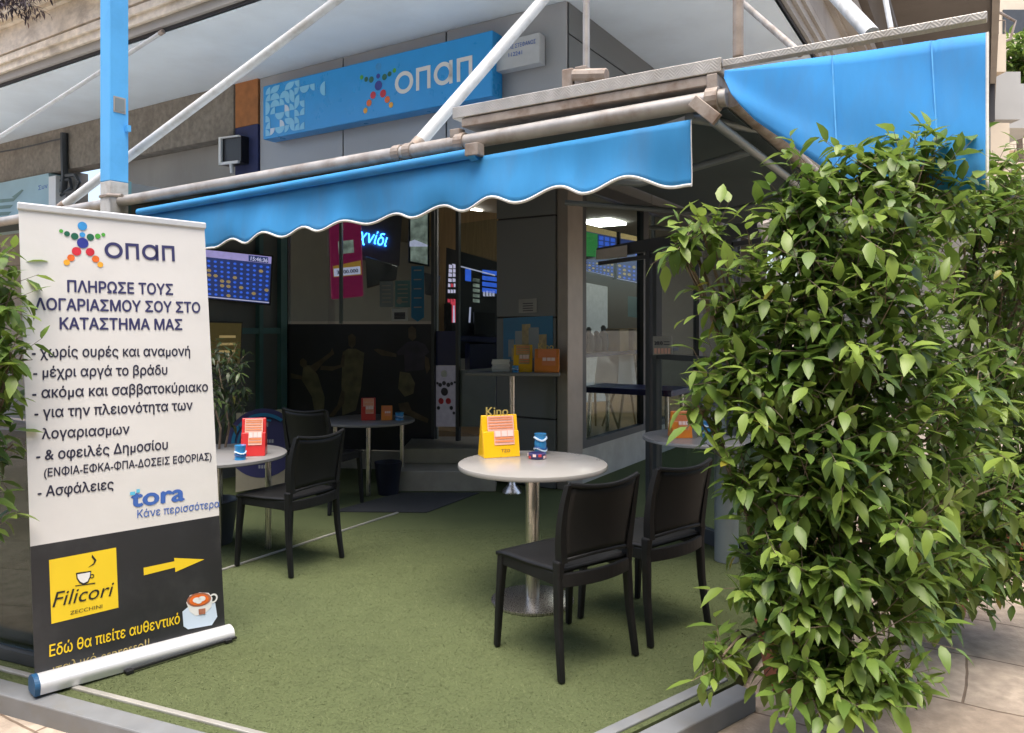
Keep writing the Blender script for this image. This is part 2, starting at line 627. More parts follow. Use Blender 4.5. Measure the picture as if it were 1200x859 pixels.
M['lamp'] = emis('lamp_diffuser', (1, .95, .85), 7)
M['scr_navy'] = emis('screen_navy', (.015, .03, .12), .8)
M['scr_blue'] = emis('screen_blue', (.03, .10, .55), .9)
M['scr_white'] = emis('screen_white', (.55, .55, .75), .55)
M['scr_lilac'] = emis('screen_lilac', (.38, .34, .70), .55)
M['scr_gold'] = emis('screen_gold', (.45, .33, .14), .4)
M['scr_green'] = emis('screen_green', (.03, .22, .05), .6)
M['scr_red'] = emis('screen_red', (.5, .05, .08), .6)
M['scr_ochre'] = emis('screen_ochre', (.10, .075, .02), .25)
M['pink'] = emis('pink_panel', (.17, .010, .05), .18)
M['pink_band'] = emis('panel_gold', (.50, .27, .05), .12)
M['neon'] = emis('neon_blue', (.04, .26, 1.0), 3.5)
M['panel_lit'] = emis('lit_panel', (.30, .29, .36), .04)
M['photo_mix'] = emis('photo_panel', (.12, .14, .12), .35, var=.7, scale=9)

DOT = {'b': lin((60, 150, 215)), 'd': lin((52, 60, 150)), 'g': lin((35, 100, 75)), 'l': lin((80, 165, 60)),
       'r': lin((205, 45, 60)), 'o': lin((230, 110, 40)), 'y': lin((235, 170, 50)), 'k': (.02, .02, .03, 1)}
for k_, c_ in DOT.items():
    M['dot_' + k_] = mat('dot_' + k_, c_, .4, var=.12, scale=30)

# ---------------------------------------------------------------- lettering
_TX = {}


def glyphs(s, bold=0.0, shear=0.0):
    key = (s, bold, shear)
    if key not in _TX:
        c = bpy.data.curves.new('lettering', 'FONT')
        c.body = s
        c.offset = bold
        c.shear = shear
        c.resolution_u = 3
        o = bpy.data.objects.new('lettering', c)
        COL.objects.link(o)
        c.fill_mode = 'NONE'
        dg = bpy.context.evaluated_depsgraph_get()
        me = o.evaluated_get(dg).to_mesh()
        co = [Vector((v.co.x, v.co.y)) for v in me.vertices]
        ed = [tuple(e.vertices) for e in me.edges]
        # the outlines overlap (variable font): triangulate everything, keep what has a non-zero winding number
        nb_ = {}
        for a_, c_ in ed:
            nb_.setdefault(a_, []).append(c_)
            nb_.setdefault(c_, []).append(a_)
        loops, seen = [], set()
        for st_ in range(len(co)):
            if st_ in seen or st_ not in nb_:
                continue
            lp = [st_]
            seen.add(st_)
            nx_ = st_ + 1 if st_ + 1 in nb_[st_] else nb_[st_][0]
            while nx_ not in seen:
                lp.append(nx_)
                seen.add(nx_)
                n2_ = [q for q in nb_[nx_] if q not in seen]
                if not n2_:
                    break
                nx_ = n2_[0]
            loops.append(lp)
        out = delaunay_2d_cdt(co, ed, [], 0, 1e-5)
        vs = [(v.x, v.y) for v in out[0]]
        ctr = np.array([[sum(vs[k][q] for k in f) / 3 for q in (0, 1)] for f in out[2]])
        wind = np.zeros(len(ctr))
        for lp in loops:
            P_ = np.array([co[k][:] for k in lp])
            Q_ = np.roll(P_, -1, 0)
            for (x0_, y0_), (x1_, y1_) in zip(P_, Q_):
                side_ = (x1_ - x0_) * (ctr[:, 1] - y0_) - (ctr[:, 0] - x0_) * (y1_ - y0_)
                wind += ((y0_ <= ctr[:, 1]) & (y1_ > ctr[:, 1]) & (side_ > 0))
                wind -= ((y0_ > ctr[:, 1]) & (y1_ <= ctr[:, 1]) & (side_ < 0))
        fs = []
        for f, w_ in zip(out[2], wind):
            if w_ != 0:
                a_, b_, c_ = (Vector(vs[k]) for k in f)
                fs.append(tuple(f) if (b_ - a_).cross(c_ - a_) > 0 else tuple(f)[::-1])
        used = sorted({k for f in fs for k in f})
        ix = {k: n for n, k in enumerate(used)}
        vs = [vs[k] for k in used]
        fs = [tuple(ix[k] for k in f) for f in fs]
        COL.objects.unlink(o)
        bpy.data.objects.remove(o)
        bpy.data.curves.remove(c)
        x0 = min(v[0] for v in vs)
        x1 = max(v[0] for v in vs)
        _TX[key] = ([(v[0] - x0, v[1]) for v in vs], fs, x1 - x0)
    return _TX[key]


def write(mb, s, pl, a, b, cap=None, bold=.012, off=.002, depth=0.0, shear=0.0):
    """set a line of lettering on a plane between two baseline ends, with the cap height given (photo pixels)"""
    A, B = pl.p(a[0], a[1], off), pl.p(b[0], b[1], off)
    ex = (B - A)
    L = ex.length
    ex.normalize()
    ey = pl.n.cross(ex)
    vs, fs, w = glyphs(s, 0, shear)
    if bold:
        w += 2 * bold
        n_ = len(vs)
        o_ = [(0, 0), (2 * bold, 0), (bold, bold), (bold, -bold * .6)]
        fs = [tuple(i + k * n_ for i in f) for k in range(4) for f in fs]
        lay = [k * .0003 for k in range(4) for _ in range(n_)]
        vs = [(x + dx, y + dy) for dx, dy in o_ for x, y in vs]
    else:
        lay = [0] * len(vs)
    sx = L / w
    sy = sx
    if cap:
        mx, my = (a[0] + b[0]) / 2, (a[1] + b[1]) / 2
        sy = (pl.p(mx, my - cap) - pl.p(mx, my)).length / .70
    pts = [A + ex * (x * sx) + ey * (y * sy) + pl.n * q for (x, y), q in zip(vs, lay)]
    mb.add(pts, fs)
    if depth:
        mb.add([p - pl.n * depth for p in pts], [f[::-1] for f in fs])
        n = len(pts)
        from collections import Counter
        ed = {}
        for f in fs:
            for i in range(len(f)):
                e = (f[i], f[(i + 1) % len(f)])
                if (e[1], e[0]) in ed:
                    del ed[(e[1], e[0])]
                else:
                    ed[e] = 1
        o = len(mb.v) - 2 * n
        for (i, j) in ed:
            mb.f.append([o + i, o + n + i, o + n + j, o + j])
            mb.m.append(mb.k)


def ring(mb, c, ex, ey, r, w, n=28, a0=0, a1=360):
    pts = []
    for i in range(n + 1):
        t = R(a0 + (a1 - a0) * i / n)
        d = ex * math.cos(t) + ey * math.sin(t)
        pts += [c + d * r, c + d * (r - w)]
    mb.add(pts, [(2 * i, 2 * i + 2, 2 * i + 3, 2 * i + 1) for i in range(n)])


def logo_letters(mb, pl, a, b, hpx, off=.003):
    """the round o, square p, round a, square p of the logo"""
    A, B = pl.p(a[0], a[1], off), pl.p(b[0], b[1], off)
    ex = B - A
    L = ex.length
    ex.normalize()
    ey = pl.n.cross(ex)
    m = ((a[0] + b[0]) / 2, (a[1] + b[1]) / 2)
    h = (pl.p(m[0], m[1] - hpx) - pl.p(m[0], m[1])).length
    k = L / 4.42                                   # widths in units of the letter height
    w = .185

    def P(x, y):
        return A + ex * (x * k) + ey * (y * h)

    def rect(x0, y0, x1, y1):
        mb.poly([P(x0, y0), P(x1, y0), P(x1, y1), P(x0, y1)])
    ring(mb, P(.54, .5), ex * (k * 1.08), ey * h, .5, w)

    def pi(x):
        rect(x, 0, x + w, 1)
        rect(x + .82 - w, 0, x + .82, 1)
        rect(x + w, 1 - w, x + .82 - w, 1)
    pi(1.24)
    ring(mb, P(2.76, .5), ex * (k * 1.04), ey * h, .5, w)
    rect(3.20 - w * .6, 0, 3.20 + w * .4, 1)
    pi(3.50)


def star(mb, pl, spec, mats, off=.003):
    for (x, y, r, c) in spec:
        mb.k = mats.index(c)
        q = pl.p(x, y, off)
        rad = (pl.p(x, y - r, off) - q).length
        mb.disc(q, pl.n, rad)


# ================================================================= SETTING
g = MB()
g.poly([(-200, -200, -.075), (200, -200, -.075), (200, 200, -.075), (-200, 200, -.075)])
tag(g.build('pavement', M['paving']), kind='structure')

Kc = Vector((-.094, 2.376, 0))
Kl = Vector((-.926, .379, 0)).normalized()
Kr = Vector((.78, .62, 0)).normalized()
KR = Vector((.93, 3.19, 0))
KL = Kc + Kl * 7.5
far_r = KR + V * 9
g = MB()
deck = [Kc, KR, far_r, far_r - U * 4.6, KL + V * 3.5, KL]
g.prism(deck, (0, 0, -.07))
turf = g.build('turf_carpet', M['turf'])
tag(turf, kind='structure')

# short blades standing on the part of the carpet near us
rng = np.random.default_rng(3)
n = 190000
P2 = rng.uniform((-3.2, 2.3), (1.7, 5.6), (n, 2))


def inside(p, poly):
    c = np.zeros(len(p), bool)
    for i in range(len(poly)):
        a, b = poly[i], poly[(i + 1) % len(poly)]
        cond = ((a.y > p[:, 1]) != (b.y > p[:, 1])) & (p[:, 0] < (b.x - a.x) * (p[:, 1] - a.y) / (b.y - a.y + 1e-9) + a.x)
        c ^= cond
    return c


P2 = P2[inside(P2, deck)]
n = len(P2)
ang = rng.uniform(0, 6.283, n)
hh = rng.uniform(.003, .008, n)
lean = rng.normal(0, .013, (n, 2))
dx, dy = np.cos(ang) * .0014, np.sin(ang) * .0014
vv = np.zeros((n * 3, 3), np.float32)
vv[0::3] = np.c_[P2[:, 0] - dx, P2[:, 1] - dy, np.zeros(n)]
vv[1::3] = np.c_[P2[:, 0] + dx, P2[:, 1] + dy, np.zeros(n)]
vv[2::3] = np.c_[P2[:, 0] + lean[:, 0], P2[:, 1] + lean[:, 1], hh]
me = bpy.data.meshes.new('turf_blades')
me.from_pydata(vv.tolist(), [], np.arange(n * 3).reshape(-1, 3).tolist())
me.materials.append(M['blade'])
tb = bpy.data.objects.new('turf_blades', me)
COL.objects.link(tb)
tag(tb, 'short olive green blades of the artificial turf', 'artificial grass', kind='stuff')

# edging of the deck: wide grey kerb outside, thin pale strip inside
Nl = Vector((-Kl.y, Kl.x, 0))
if Nl.dot(-Kc) < 0:
    Nl = -Nl
Nr = Vector((Kr.y, -Kr.x, 0))
g = MB()
g.prism([Kc + Nl * .0 + Z * .004, KL + Z * .004, KL + Nl * .095 + Z * .004, Kc + Nl * .095 + Z * .004], (0, 0, -.085))
ke = thing('deck_kerb', 'low grey metal kerb round the edge of the artificial grass', 'kerb', tuple(Kc))
g.build('kerb_edge', M['kerb'], ke, bevel=.006)
g = MB()
g.prism([Kc + Nr * .02 + Z * .006, Kc + Nr * .11 + Z * .006, KR + Nr * .11 + Z * .006, KR + Nr * .02 + Z * .006], (0, 0, -.083))
g.build('kerb_edge', M['kerb'], ke, bevel=.006)
g = MB()
g.bar(Kc - Nl * .06 + Z * .004, KL - Nl * .06 + Z * .004, .026, .014)
g.build('trim_strip', M['strip'], ke, bevel=.004)
g = MB()
g.bar(Kc - Nr * .05 + Z * .004, KR - Nr * .05 + Z * .004, .05, .012)
g.build('trim_strip', M['kerb'], ke, bevel=.004)
g = MB()
lv = level(0)
g.bar(lv.p(238, 676) + Z * .006, lv.p(466, 601.5) + Z * .006, .018, .008)
tag(g.build('carpet_seam', M['strip']), 'thin pale seam strip crossing the dark green carpet', 'seam strip')

# ---------------------------------------------------------------- the corner building
UC, VC, SZ = -3.22, 6.12, 4.46
b = thing('corner_building', 'grey clad corner shop under a wide balcony slab with stone cornice', 'building', W(UC, VC, 0))
# wall above the shop front: cladding panels with dark gaps behind
g = MB()
g.uv(-7.36, UC - .012, VC + .03, VC + .2, 2.9, SZ)
g.uv(UC - .2, UC - .03, VC + .2, 20, 2.9, SZ)
g.build('wall', M['groove'], b)
fv = front(VC)


def u_at(px, v):
    q = front(v).p(px, 300)
    return q.dot(U)


cuts = [-7.36, u_at(402, VC), u_at(523, VC), UC]
for i in range(3):
    g = MB()
    g.uv(cuts[i] + .008, cuts[i + 1] - .008, VC - .0, VC + .028, 2.9, SZ - .004)
    g.build('cladding_panel', M['clad'], b, bevel=.004)
vcut = [VC + .035, 8.2, 10.5, 13, 16, 20]
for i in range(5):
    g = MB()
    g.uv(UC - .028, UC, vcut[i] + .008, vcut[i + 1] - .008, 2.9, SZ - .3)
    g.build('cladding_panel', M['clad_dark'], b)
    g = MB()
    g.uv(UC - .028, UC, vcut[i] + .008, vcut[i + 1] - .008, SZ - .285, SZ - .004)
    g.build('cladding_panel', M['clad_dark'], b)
# neighbouring bay on the left: painted strip, concrete band, recessed old wall
g = MB()
g.uv(-7.78, -7.37, VC - .02, VC + .2, 3.92, SZ - .002)
g.build('painted_strip', M['orange_wall'], b)
g = MB()
g.uv(-7.78, -7.37, VC - .02, VC + .2, 3.1, 3.915)
g.build('painted_strip', M['navy_wall'], b)
g = MB()
g.uv(-19, -7.79, VC - .04, VC + .2, 3.82, SZ - .002)
g.build('concrete_band', M['concrete'], b, bevel=.01)
g = MB()
g.uv(-10.6, -7.79, VC + .12, VC + .3, 0, 3.815)
g.uv(-19, -11.6, VC + .12, VC + .3, 0, 3.815)
g.build('wall', M['oldwall'], b)
g = MB()
g.uv(-11.6, -10.6, VC + .5, VC + .6, 0, 3.815)
g.build('wall', M['far_brown'], b)
# balcony slab seen from below
g = MB()
g.prism([W(-20, 4.64, SZ), W(-1.6, 4.64, SZ), W(-1.6, 24, SZ), W(-3.3, 24, SZ), W(-3.3, 6.3, SZ), W(-20, 6.3, SZ)], (0, 0, .16))
g.build('soffit', M['soffit'], b)
# cornice: stacked stone mouldings along both edges
prof = [(.015, .0, .05, 'groove'), (.05, .03, .12, 'grey'), (.085, .12, .21, 'stone'), (.115, .21, .29, 'stone'),
        (.06, .29, .325, 'groove'), (.10, .325, .62, 'stone'), (.16, .62, .67, 'stone'), (.28, .67, .74, 'stone'), (.33, .74, .90, 'stone'),
        (.26, .90, 1.1, 'stone'), (.14, 1.1, 2.4, 'stone')]
for o_, z0, z1, m_ in prof:
    g = MB()
    mm = {'groove': M['groove'], 'grey': M['oldwall'], 'stone': M['stone']}[m_]
    g.uv(-20, -1.6 + o_, 4.64 - o_, 4.66, SZ + z0 + (.17 if False else 0), SZ + z1 - .003)
    g.build('cornice', mm, b)
    g = MB()
    g.uv(-1.62, -1.6 + o_, 4.66, 24, SZ + z0, SZ + z1 - .003)
    g.build('cornice', M['side_stone'] if m_ == 'stone' else mm, b)
g = MB()                                                      # plain pier block standing on the cornice
a0, a1 = u_at(94, 4.5), u_at(128, 4.5)
g.uv(a0, a1 + 1.3, 4.64 - .36, 4.64 - .1, SZ + .63, SZ + 2.4)
g.build('pier_block', M['stone'], b, bevel=.01)
# upper balcony on the side street: brown underside and fringe board
g = MB()
g.uv(-1.2, .1, 8.5, 24, 6.4, 6.6)
g.build('balcony', M['far_brown'], b)
g = MB()
g.uv(.1, .2, 8.4, 24, 6.35, 7.3)
g.build('balcony_front', M['oldwall'], b)
g = MB()
g.uv(-3.3, -1.25, 6.6, 24, 5.6, 11)
g.build('wall', M['far_brown'], b)

# pillar at the corner
pr = [0, .64, 1.58, 2.52, 3.0]
for i in range(4):
    g = MB()
    g.uv(-3.98, UC - .12, VC, VC + .34, pr[i] + .008, pr[i + 1] - .008)
    g.build('pillar_panel', M['clad_dark'], b, bevel=.004)
g = MB()
g.uv(-3.97, UC - .13, VC + .012, VC + .33, 0, 3.0)
g.build('pillar', M['groove'], b)
g = MB()
g.uv(UC - .115, UC, VC + .02, VC + .33, 0, 3.0)
g.build('pillar_trim', M['pilaster'], b, bevel=.01)
# plinth and street side glazing
g = MB()
g.uv(UC - .12, UC - .02, VC + .34, 12, 0, .33)
g.build('plinth', M['step'], b)
sw = [VC + .34, 8.05, 10, 12]
for i in range(3):
    g = MB()
    g.uv(UC - .062, UC - .058, sw[i] + .1, sw[i + 1] - .05, .4, 2.8)
    gl = g.build('glass_pane', M['glass'], b)
    g = MB()
    g.uv(UC - .1, UC - .02, sw[i], sw[i] + .1, .33, 2.9)
    g.uv(UC - .1, UC - .02, sw[i + 1] - .05, sw[i + 1] - .002, .33, 2.9)
    g.uv(UC - .1, UC - .02, sw[i] + .1, sw[i + 1] - .05, 2.8, 2.9)
    g.uv(UC - .1, UC - .02, sw[i] + .1, sw[i + 1] - .05, .33, .4)
    g.build('window_frame', M['frame_dark'], b)
# entrance bay: printed panels below, glass above
Ma, Mb, Mc = Vector((-2.41, 8.1, 0)), Vector((-.8, 7.87, 0)), Vector((-.1, 7.55, 0))
bay = Pl(Ma, Vector((-(Mb - Ma).y, (Mb - Ma).x, 0)))
bn = bay.n
bx = (Mb - Ma).normalized()
bl = (Mb - Ma).length
g = MB()
g.prism([Ma, Mb, Mb + Z * .19, Ma + Z * .19], -bn * .5)
g.build('plinth', M['step'], b)
g = MB()
g.prism([Ma + Z * .2, Mb + Z * .2, Mb + Z * 1.52, Ma + Z * 1.52], -bn * .02)
mural = g.build('mural', M['mural'], b)
g = MB()
g.prism([Ma + Z * 1.55 - bn * .01, Mb + Z * 1.55 - bn * .01, Mb + Z * 2.9 - bn * .01, Ma + Z * 2.9 - bn * .01], -bn * .006)
g.build('glass_pane', M['glass'], b)
g = MB()
for t in (0.0, .37, 1.0):
    c = Ma.lerp(Mb, t) - bn * .03
    g.box(c + Z * 1.55, .05, .06, 2.7, bx, bn, Z) if t != .37 else g.box(c + Z * 2.2, .03, .04, 1.35, bx, bn, Z)
g.box((Ma + Mb) / 2 + Z * 2.94 - bn * .03, bl, .06, .1, bx, bn, Z)
g.build('window_frame', M['frame_grey'], b)
# anonymous players printed on the mural (flat print)
mats = ['mural_skin', 'mural_shirt', 'mural_dark']
g = MB()


def blob(pts, k, off):
    g.k = k
    g.poly([bay.p(330 + x / 5.05, 370 + y / 5.05, off) for x, y in pts][::-1])


blob([(130, 290), (170, 295), (215, 350), (255, 480), (250, 610), (205, 620), (180, 480), (120, 380)], 1, .003)
blob([(165, 300), (230, 260), (290, 215), (300, 190), (312, 225), (250, 275), (200, 335)], 0, .004)
blob([(110, 265), (128, 250), (150, 268), (150, 300), (128, 308), (110, 290)], 0, .005)
blob([(55, 340), (120, 355), (125, 378), (60, 370)], 0, .004)
blob([(362, 215), (395, 195), (440, 195), (490, 220), (480, 330), (470, 430), (440, 560), (360, 590), (355, 400)], 1, .003)
blob([(395, 120), (418, 105), (440, 125), (438, 170), (418, 195), (398, 175)], 0, .005)
blob([(350, 290), (360, 230), (375, 235), (372, 300), (300, 325), (230, 320), (235, 295), (310, 300)], 0, .006)
blob([(355, 440), (375, 450), (370, 520), (290, 620), (262, 640), (265, 610), (330, 530)], 0, .004)
blob([(680, 215), (745, 155), (800, 148), (850, 170), (875, 215), (850, 235), (845, 320), (730, 330), (725, 230), (690, 235)], 2, .003)
blob([(750, 75), (772, 58), (795, 78), (798, 130), (775, 150), (752, 130)], 0, .005)
blob([(545, 200), (570, 195), (680, 225), (680, 245), (590, 235)], 0, .004)
blob([(850, 240), (870, 250), (880, 310), (860, 345), (848, 300)], 0, .004)
blob([(700, 330), (760, 340), (790, 400), (780, 460), (730, 480), (690, 430)], 1, .003)
blob([(690, 520), (750, 510), (770, 560), (870, 610), (865, 635), (770, 600), (700, 560)], 0, .004)
g.build('player_figures', [M[m] for m in mats], mural)
# panel beside the door: navy above, pale star panel below
dn = Vector((-(Mc - Mb).y, (Mc - Mb).x, 0)).normalized()
door = Pl(Mb, dn)
dn = door.n


def on(pl, px, off=0.0):
    return [pl.p(x, y, off) for x, y in px]


g = MB()
g.prism(on(door, [(511, 388), (536, 388), (536, 428), (511, 428)]), -dn * .03)
g.build('navy_panel', M['navy'], b)
g = MB()
g.prism(on(door, [(511, 428.5), (536, 428.5), (536, 500), (511, 500)]), -dn * .03)
sp = g.build('star_panel', M['panel_lit'], b)
g = MB()
dk = ['dot_k', 'dot_r', 'white']
star(g, door, [(520.5, 438, 4, 'white'), (520.5, 449, 2.6, 'dot_k'), (521, 459, 4.8, 'dot_k'), (516, 451, 2.5, 'dot_k'), (512.8, 449, 1.6, 'dot_k'), (525.5, 451, 2.6, 'dot_k'),
                (529.5, 449.5, 2, 'dot_k'), (533, 448, 1.4, 'dot_k'), (517, 470, 3.6, 'dot_r'), (525.5, 470, 3.6, 'dot_r'), (514, 478, 2.2, 'dot_k'), (529, 478, 2.4, 'dot_k'), (532, 484, 1.8, 'dot_k')], dk)
g.build('star_emblem', [M[k] for k in dk], sp)
g = MB()
g.prism(on(door, [(538, 434), (580, 431), (580, 500), (538, 500)]), -dn * .03)
g.build('grey_panel', M['frame_grey'], b)
g = MB()
for x in (509, 537.5):
    c = door.p(x, 500, .01)
    g.box(Vector((c.x, c.y, 1.6)), .035, .05, 2.6, (Mc - Mb).normalized(), dn, Z)
g.build('door_frame', M['frame_dark'], b)
g = MB()
q = door.p(557, 400, .0)
g.prism(on(door, [(539, 262), (582, 256), (582, 430), (539, 433)]), -dn * .006)
g.build('glass_pane', M['glass'], b)
# steps up to the door
g = MB()
g.box((-.62, 7.45, .093), .95, 1.15, .186)
g.build('step', M['step'], b, bevel=.008)
g = MB()
g.box((-.6, 7.65, .258), .9, .8, .143)
g.build('step', M['step'], b, bevel=.008)
# inside the shop
g = MB()
g.uv(-9.5, -9.4, 6.4, 14, .3, 3.1)
g.uv(-9.5, -3.35, 14, 14.1, .3, 3.1)
g.uv(-9.5, -6.5, 6.4, 6.5, .0, 3.1)
g.build('wall', M['inner_wall'], b)
g = MB()
g.prism([W(-9.5, 14, 3.1), W(-9.5, 6.4, 3.1), W(-6.4, 6.4, 3.1), W(-6.4, 5.5, 3.1), W(-4.0, 6.15, 3.1), W(-3.35, 6.5, 3.1), W(-3.35, 14, 3.1)], (0, 0, .05))
g.build('ceiling', M['inner_wall'], b)
g = MB()
g.prism([W(-9.5, 14, .33), W(-9.5, 6.8, .33), W(-4.9, 6.8, .33), W(-4.0, 6.5, .33), W(-3.35, 6.5, .33), W(-3.35, 14, .33)], (0, 0, -.3))
tag(g.build('shop_floor', M['wood_floor']), kind='structure')
# left screen wall of the terrace
g = MB()
g.uv(-6.42, -6.34, 3.75, 5.58, 0, 2.75)
g.build('side_wall', M['clad_dark'], b)
g = MB()
for v0, v1 in ((3.75, 3.85), (5.22, 5.27), (5.5, 5.58)):
    g.uv(-6.34, -6.28, v0, v1, 0, 2.75)
g.uv(-6.34, -6.29, 3.85, 5.5, 1.42, 1.48)
g.build('frame', M['teal'], b)

# ---------------------------------------------------------------- shop sign
SV = 5.93
sg = front(SV)
t = thing('shop_sign', 'long blue box sign with coloured star figure and white lettering above awning', 'shop sign', tuple(sg.p(445, 137)))
c4 = on(sg, [(308, 98.5), (577, 38), (577, 112.5), (310, 163)])
uu0, uu1 = c4[0].dot(U), c4[1].dot(U)
zz0, zz1 = (c4[2].z + c4[3].z) / 2, (c4[0].z + c4[1].z) / 2
g = MB()
g.uv(uu0, uu1, SV, VC - .01, zz0, zz1)
g.build('sign_box', M['blue_sign'], t, bevel=.012)
mats = ['tile_light', 'tile_white']
g = MB()
rr = random.Random(5)
cell = (zz1 - zz0 - .06) / 7
for i in range(12):
    for j in range(7):
        if rr.random() < .14 + max(0, i - 6) * .1:
            continue
        if i > 7 and j < 4:
            continue
        g.k = 1 if rr.random() < .08 else 0
        o_ = W(uu0 + .05 + i * cell, SV - .004, zz0 + .03 + j * cell)
        qd = rr.randrange(4)
        cx_, cz_ = [(0, 0), (1, 0), (1, 1), (0, 1)][qd]
        cc = o_ + U * (cx_ * cell) + Z * (cz_ * cell)
        sa = qd * 90
        pts = [cc] + [cc + (U * math.cos(R(sa + 9 * k)) + Z * math.sin(R(sa + 9 * k))) * cell * .97 for k in range(11)]
        g.poly(pts)
g.build('tile_pattern', [M[m] for m in mats], t)


def zs(l, sx, ox, sy, oy):
    return [(x / sx + ox, y / sy + oy, r / sx, c) for x, y, r, c in l]


dk = ['dot_b', 'dot_d', 'dot_g', 'dot_l', 'dot_r', 'dot_o', 'dot_y']
g = MB()
star(g, sg, zs([(581, 235, 14, 'dot_b'), (580, 268, 9, 'dot_d'), (581, 301, 17, 'dot_d'), (556, 280, 11, 'dot_g'), (538, 279, 9, 'dot_g'), (522, 272, 8, 'dot_l'),
                (602, 271, 11, 'dot_g'), (620, 260, 9, 'dot_g'), (637, 248, 8, 'dot_l'), (562, 335, 13, 'dot_r'), (548, 362, 12, 'dot_o'), (535, 389, 10, 'dot_y'),
                (597, 329, 14, 'dot_r'), (612, 350, 12, 'dot_o'), (625, 369, 10, 'dot_y')], 3, 250, 3, 0), dk)
g.build('star_emblem', [M[k] for k in dk], t)
g = MB()
logo_letters(g, sg, (463, 112), (556, 92), 27)
g.build('lettering', M['white'], t)
# small name plate sign
s2 = front(6.0)
t = thing('name_plate', 'small pale grey box plate with two lines of blue text right of blue sign', 'sign', tuple(s2.p(606, 58)))
g = MB()
q0, q1, q2 = s2.p(574, 52.5), s2.p(632, 36.5), s2.p(632, 73)
g.uv(q0.dot(U), q1.dot(U), 6.0, VC - .01, q2.z, (q0.z + q1.z) / 2)
g.build('plate', M['grey_panel'], t, bevel=.006)
g = MB()
write(g, 'ΚΑΦΕΡΗΣ ΣΤΕΦΑΝΟΣ', s2, (582, 61.5), (628, 50.5), 4.6)
write(g, '112241', s2, (596, 67), (612, 63.5), 4.6)
g.build('lettering', M['ink_blue'], t)
# neighbour's shop sign far left
s3 = front(6.02)
t = thing('neighbour_sign', 'pale blue shop sign with green waves beside white post at left edge', 'shop sign', tuple(s3.p(20, 240)))
q0, q1 = s3.p(-60, 262), s3.p(57, 262)
g = MB()
g.uv(q0.dot(U), q1.dot(U), 6.02, VC + .1, 3.0, 3.8)
g.build('sign_board', mat('sky_blue_board', (.33, .50, .56), .5, var=.15, scale=1.2), t)
g = MB()
for (x0, y0, x1, y1) in ((-30, 236, 20, 232), (-30, 243, 16, 240), (-30, 250, 14, 248)):
    g.poly(on(s3, [(x0, y0 + 5), (x1 - 4, y1 + 4), (x1, y1), (x0, y0)], .004))
g.poly(on(s3, [(14, 231), (19, 233), (28, 223), (26, 222)], .004))
g.build('wave_print', mat('grey_green_print', (.12, .22, .2), .5), t)
g = MB()
write(g, 'Συν', s3, (45, 223), (56, 220), 5)
g.build('lettering', M['ink_blue'], t)
t = thing('white_pilaster', 'square white post between the pale blue sign and the cable bundle', 'post', tuple(front(5.95).p(61, 300)))
g = MB()
u_ = u_at(61, 5.95)
g.uv(u_ - .1, u_ + .1, 5.95, 6.1, 0, 3.72)
tag(g.build('shaft', M['white'], t, bevel=.005))
# cables
t = thing('wall_cables', 'dark cable loop and conduit fixed to the rough concrete left of blue post', 'cables', tuple(front(6.05).p(78, 180)))
g = MB()
fc = front(6.03)
g.tube([fc.p(75, 156), fc.p(75, 180), fc.p(76, 205), fc.p(74, 226)], .05, 8)
g.tube([fc.p(75, 162), fc.p(60, 165), fc.p(40, 170), fc.p(18, 175), fc.p(0, 178)], .012, 6)
g.tube([fc.p(76, 206), fc.p(88, 205), fc.p(93, 214), fc.p(88, 224), fc.p(78, 226)], .03, 6)
g.tube([fc.p(70, 212), fc.p(82, 210), fc.p(84, 220), fc.p(70, 230)], .025, 6)
g.build('conduit', M['frame_dark'], t, smooth=True)
# black framed box light on the left wall
fb = front(5.98)
t = thing('wall_floodlight', 'black box floodlight with white rim and bracket beside navy strip', 'light', tuple(fb.p(271, 178)))
g = MB()
q0, q1 = fb.p(260, 163), fb.p(282, 190)
g.uv(q0.dot(U), q1.dot(U), 5.985, 6.12, q1.z, q0.z)
g.build('housing', M['black'], t)
g = MB()
for (x0, y0, x1, y1) in ((258.5, 163, 261, 194), (258.5, 191, 281, 194), (258.5, 161.5, 282, 163)):
    g.prism(on(fb, [(x0, y0), (x1, y0 - (x1 - x0) * .12), (x1, y1 - (x1 - x0) * .12), (x0, y1)]), bn * 0 - V * .03)
g.tube([fb.p(271, 192), fb.p(272, 203)], .025, 8)
g.build('rim', M['white'], t)

# ---------------------------------------------------------------- awning frame, canvas, posts
AV = 3.62
fa = front(AV)
aw = thing('front_awning', 'blue scalloped canvas awning over the entrance with white braid edge', 'awning', tuple(fa.p(480, 190)))
P_l, P_r = fa.p(-260, 305), fa.p(852, 114)
g = MB()
g.tube([P_l, P_r], .043, 16)
g.build('front_pipe', M['pipe_grey'], aw, smooth=True)
fr_ = front(AV - .05)
g = MB()
g.tube([fr_.p(163, 249), fr_.p(552, 180)], .03, 14)
g.tube([fr_.p(552, 180), fr_.p(560, 178)], .045, 14)
g.build('roller', M['canvas'], aw, smooth=True)
g = MB()
for x, y, rr_ in ((467, 180, .052), (541, 167, .055), (480, 177.5, .052), (836, 117, .06)):
    q = fa.p(x, y)
    g = MB()
    g.tube([q - U * .03, q + U * .03], rr_, 16)
    g.build('clamp', M['pipe_rust'], aw, bevel=.004)
q = fa.p(536, 157)
g = MB()
g.box(q, .07, .06, .05, U, V, Z)
g.build('clamp', M['pipe_rust'], aw, bevel=.004)
g = MB()
q = front(AV - .06).p(556, 176)
g.box(q, .09, .07, .07, U, V, Z)
g.build('clamp', M['pipe_rust'], aw, bevel=.004)
g = MB()
q = fa.p(836, 103)
g.box(q, .05, .06, .12, U, V, Z)
g.build('clamp', M['pipe_rust'], aw, bevel=.004)
g = MB()
q = front(AV - .05).p(826, 128)
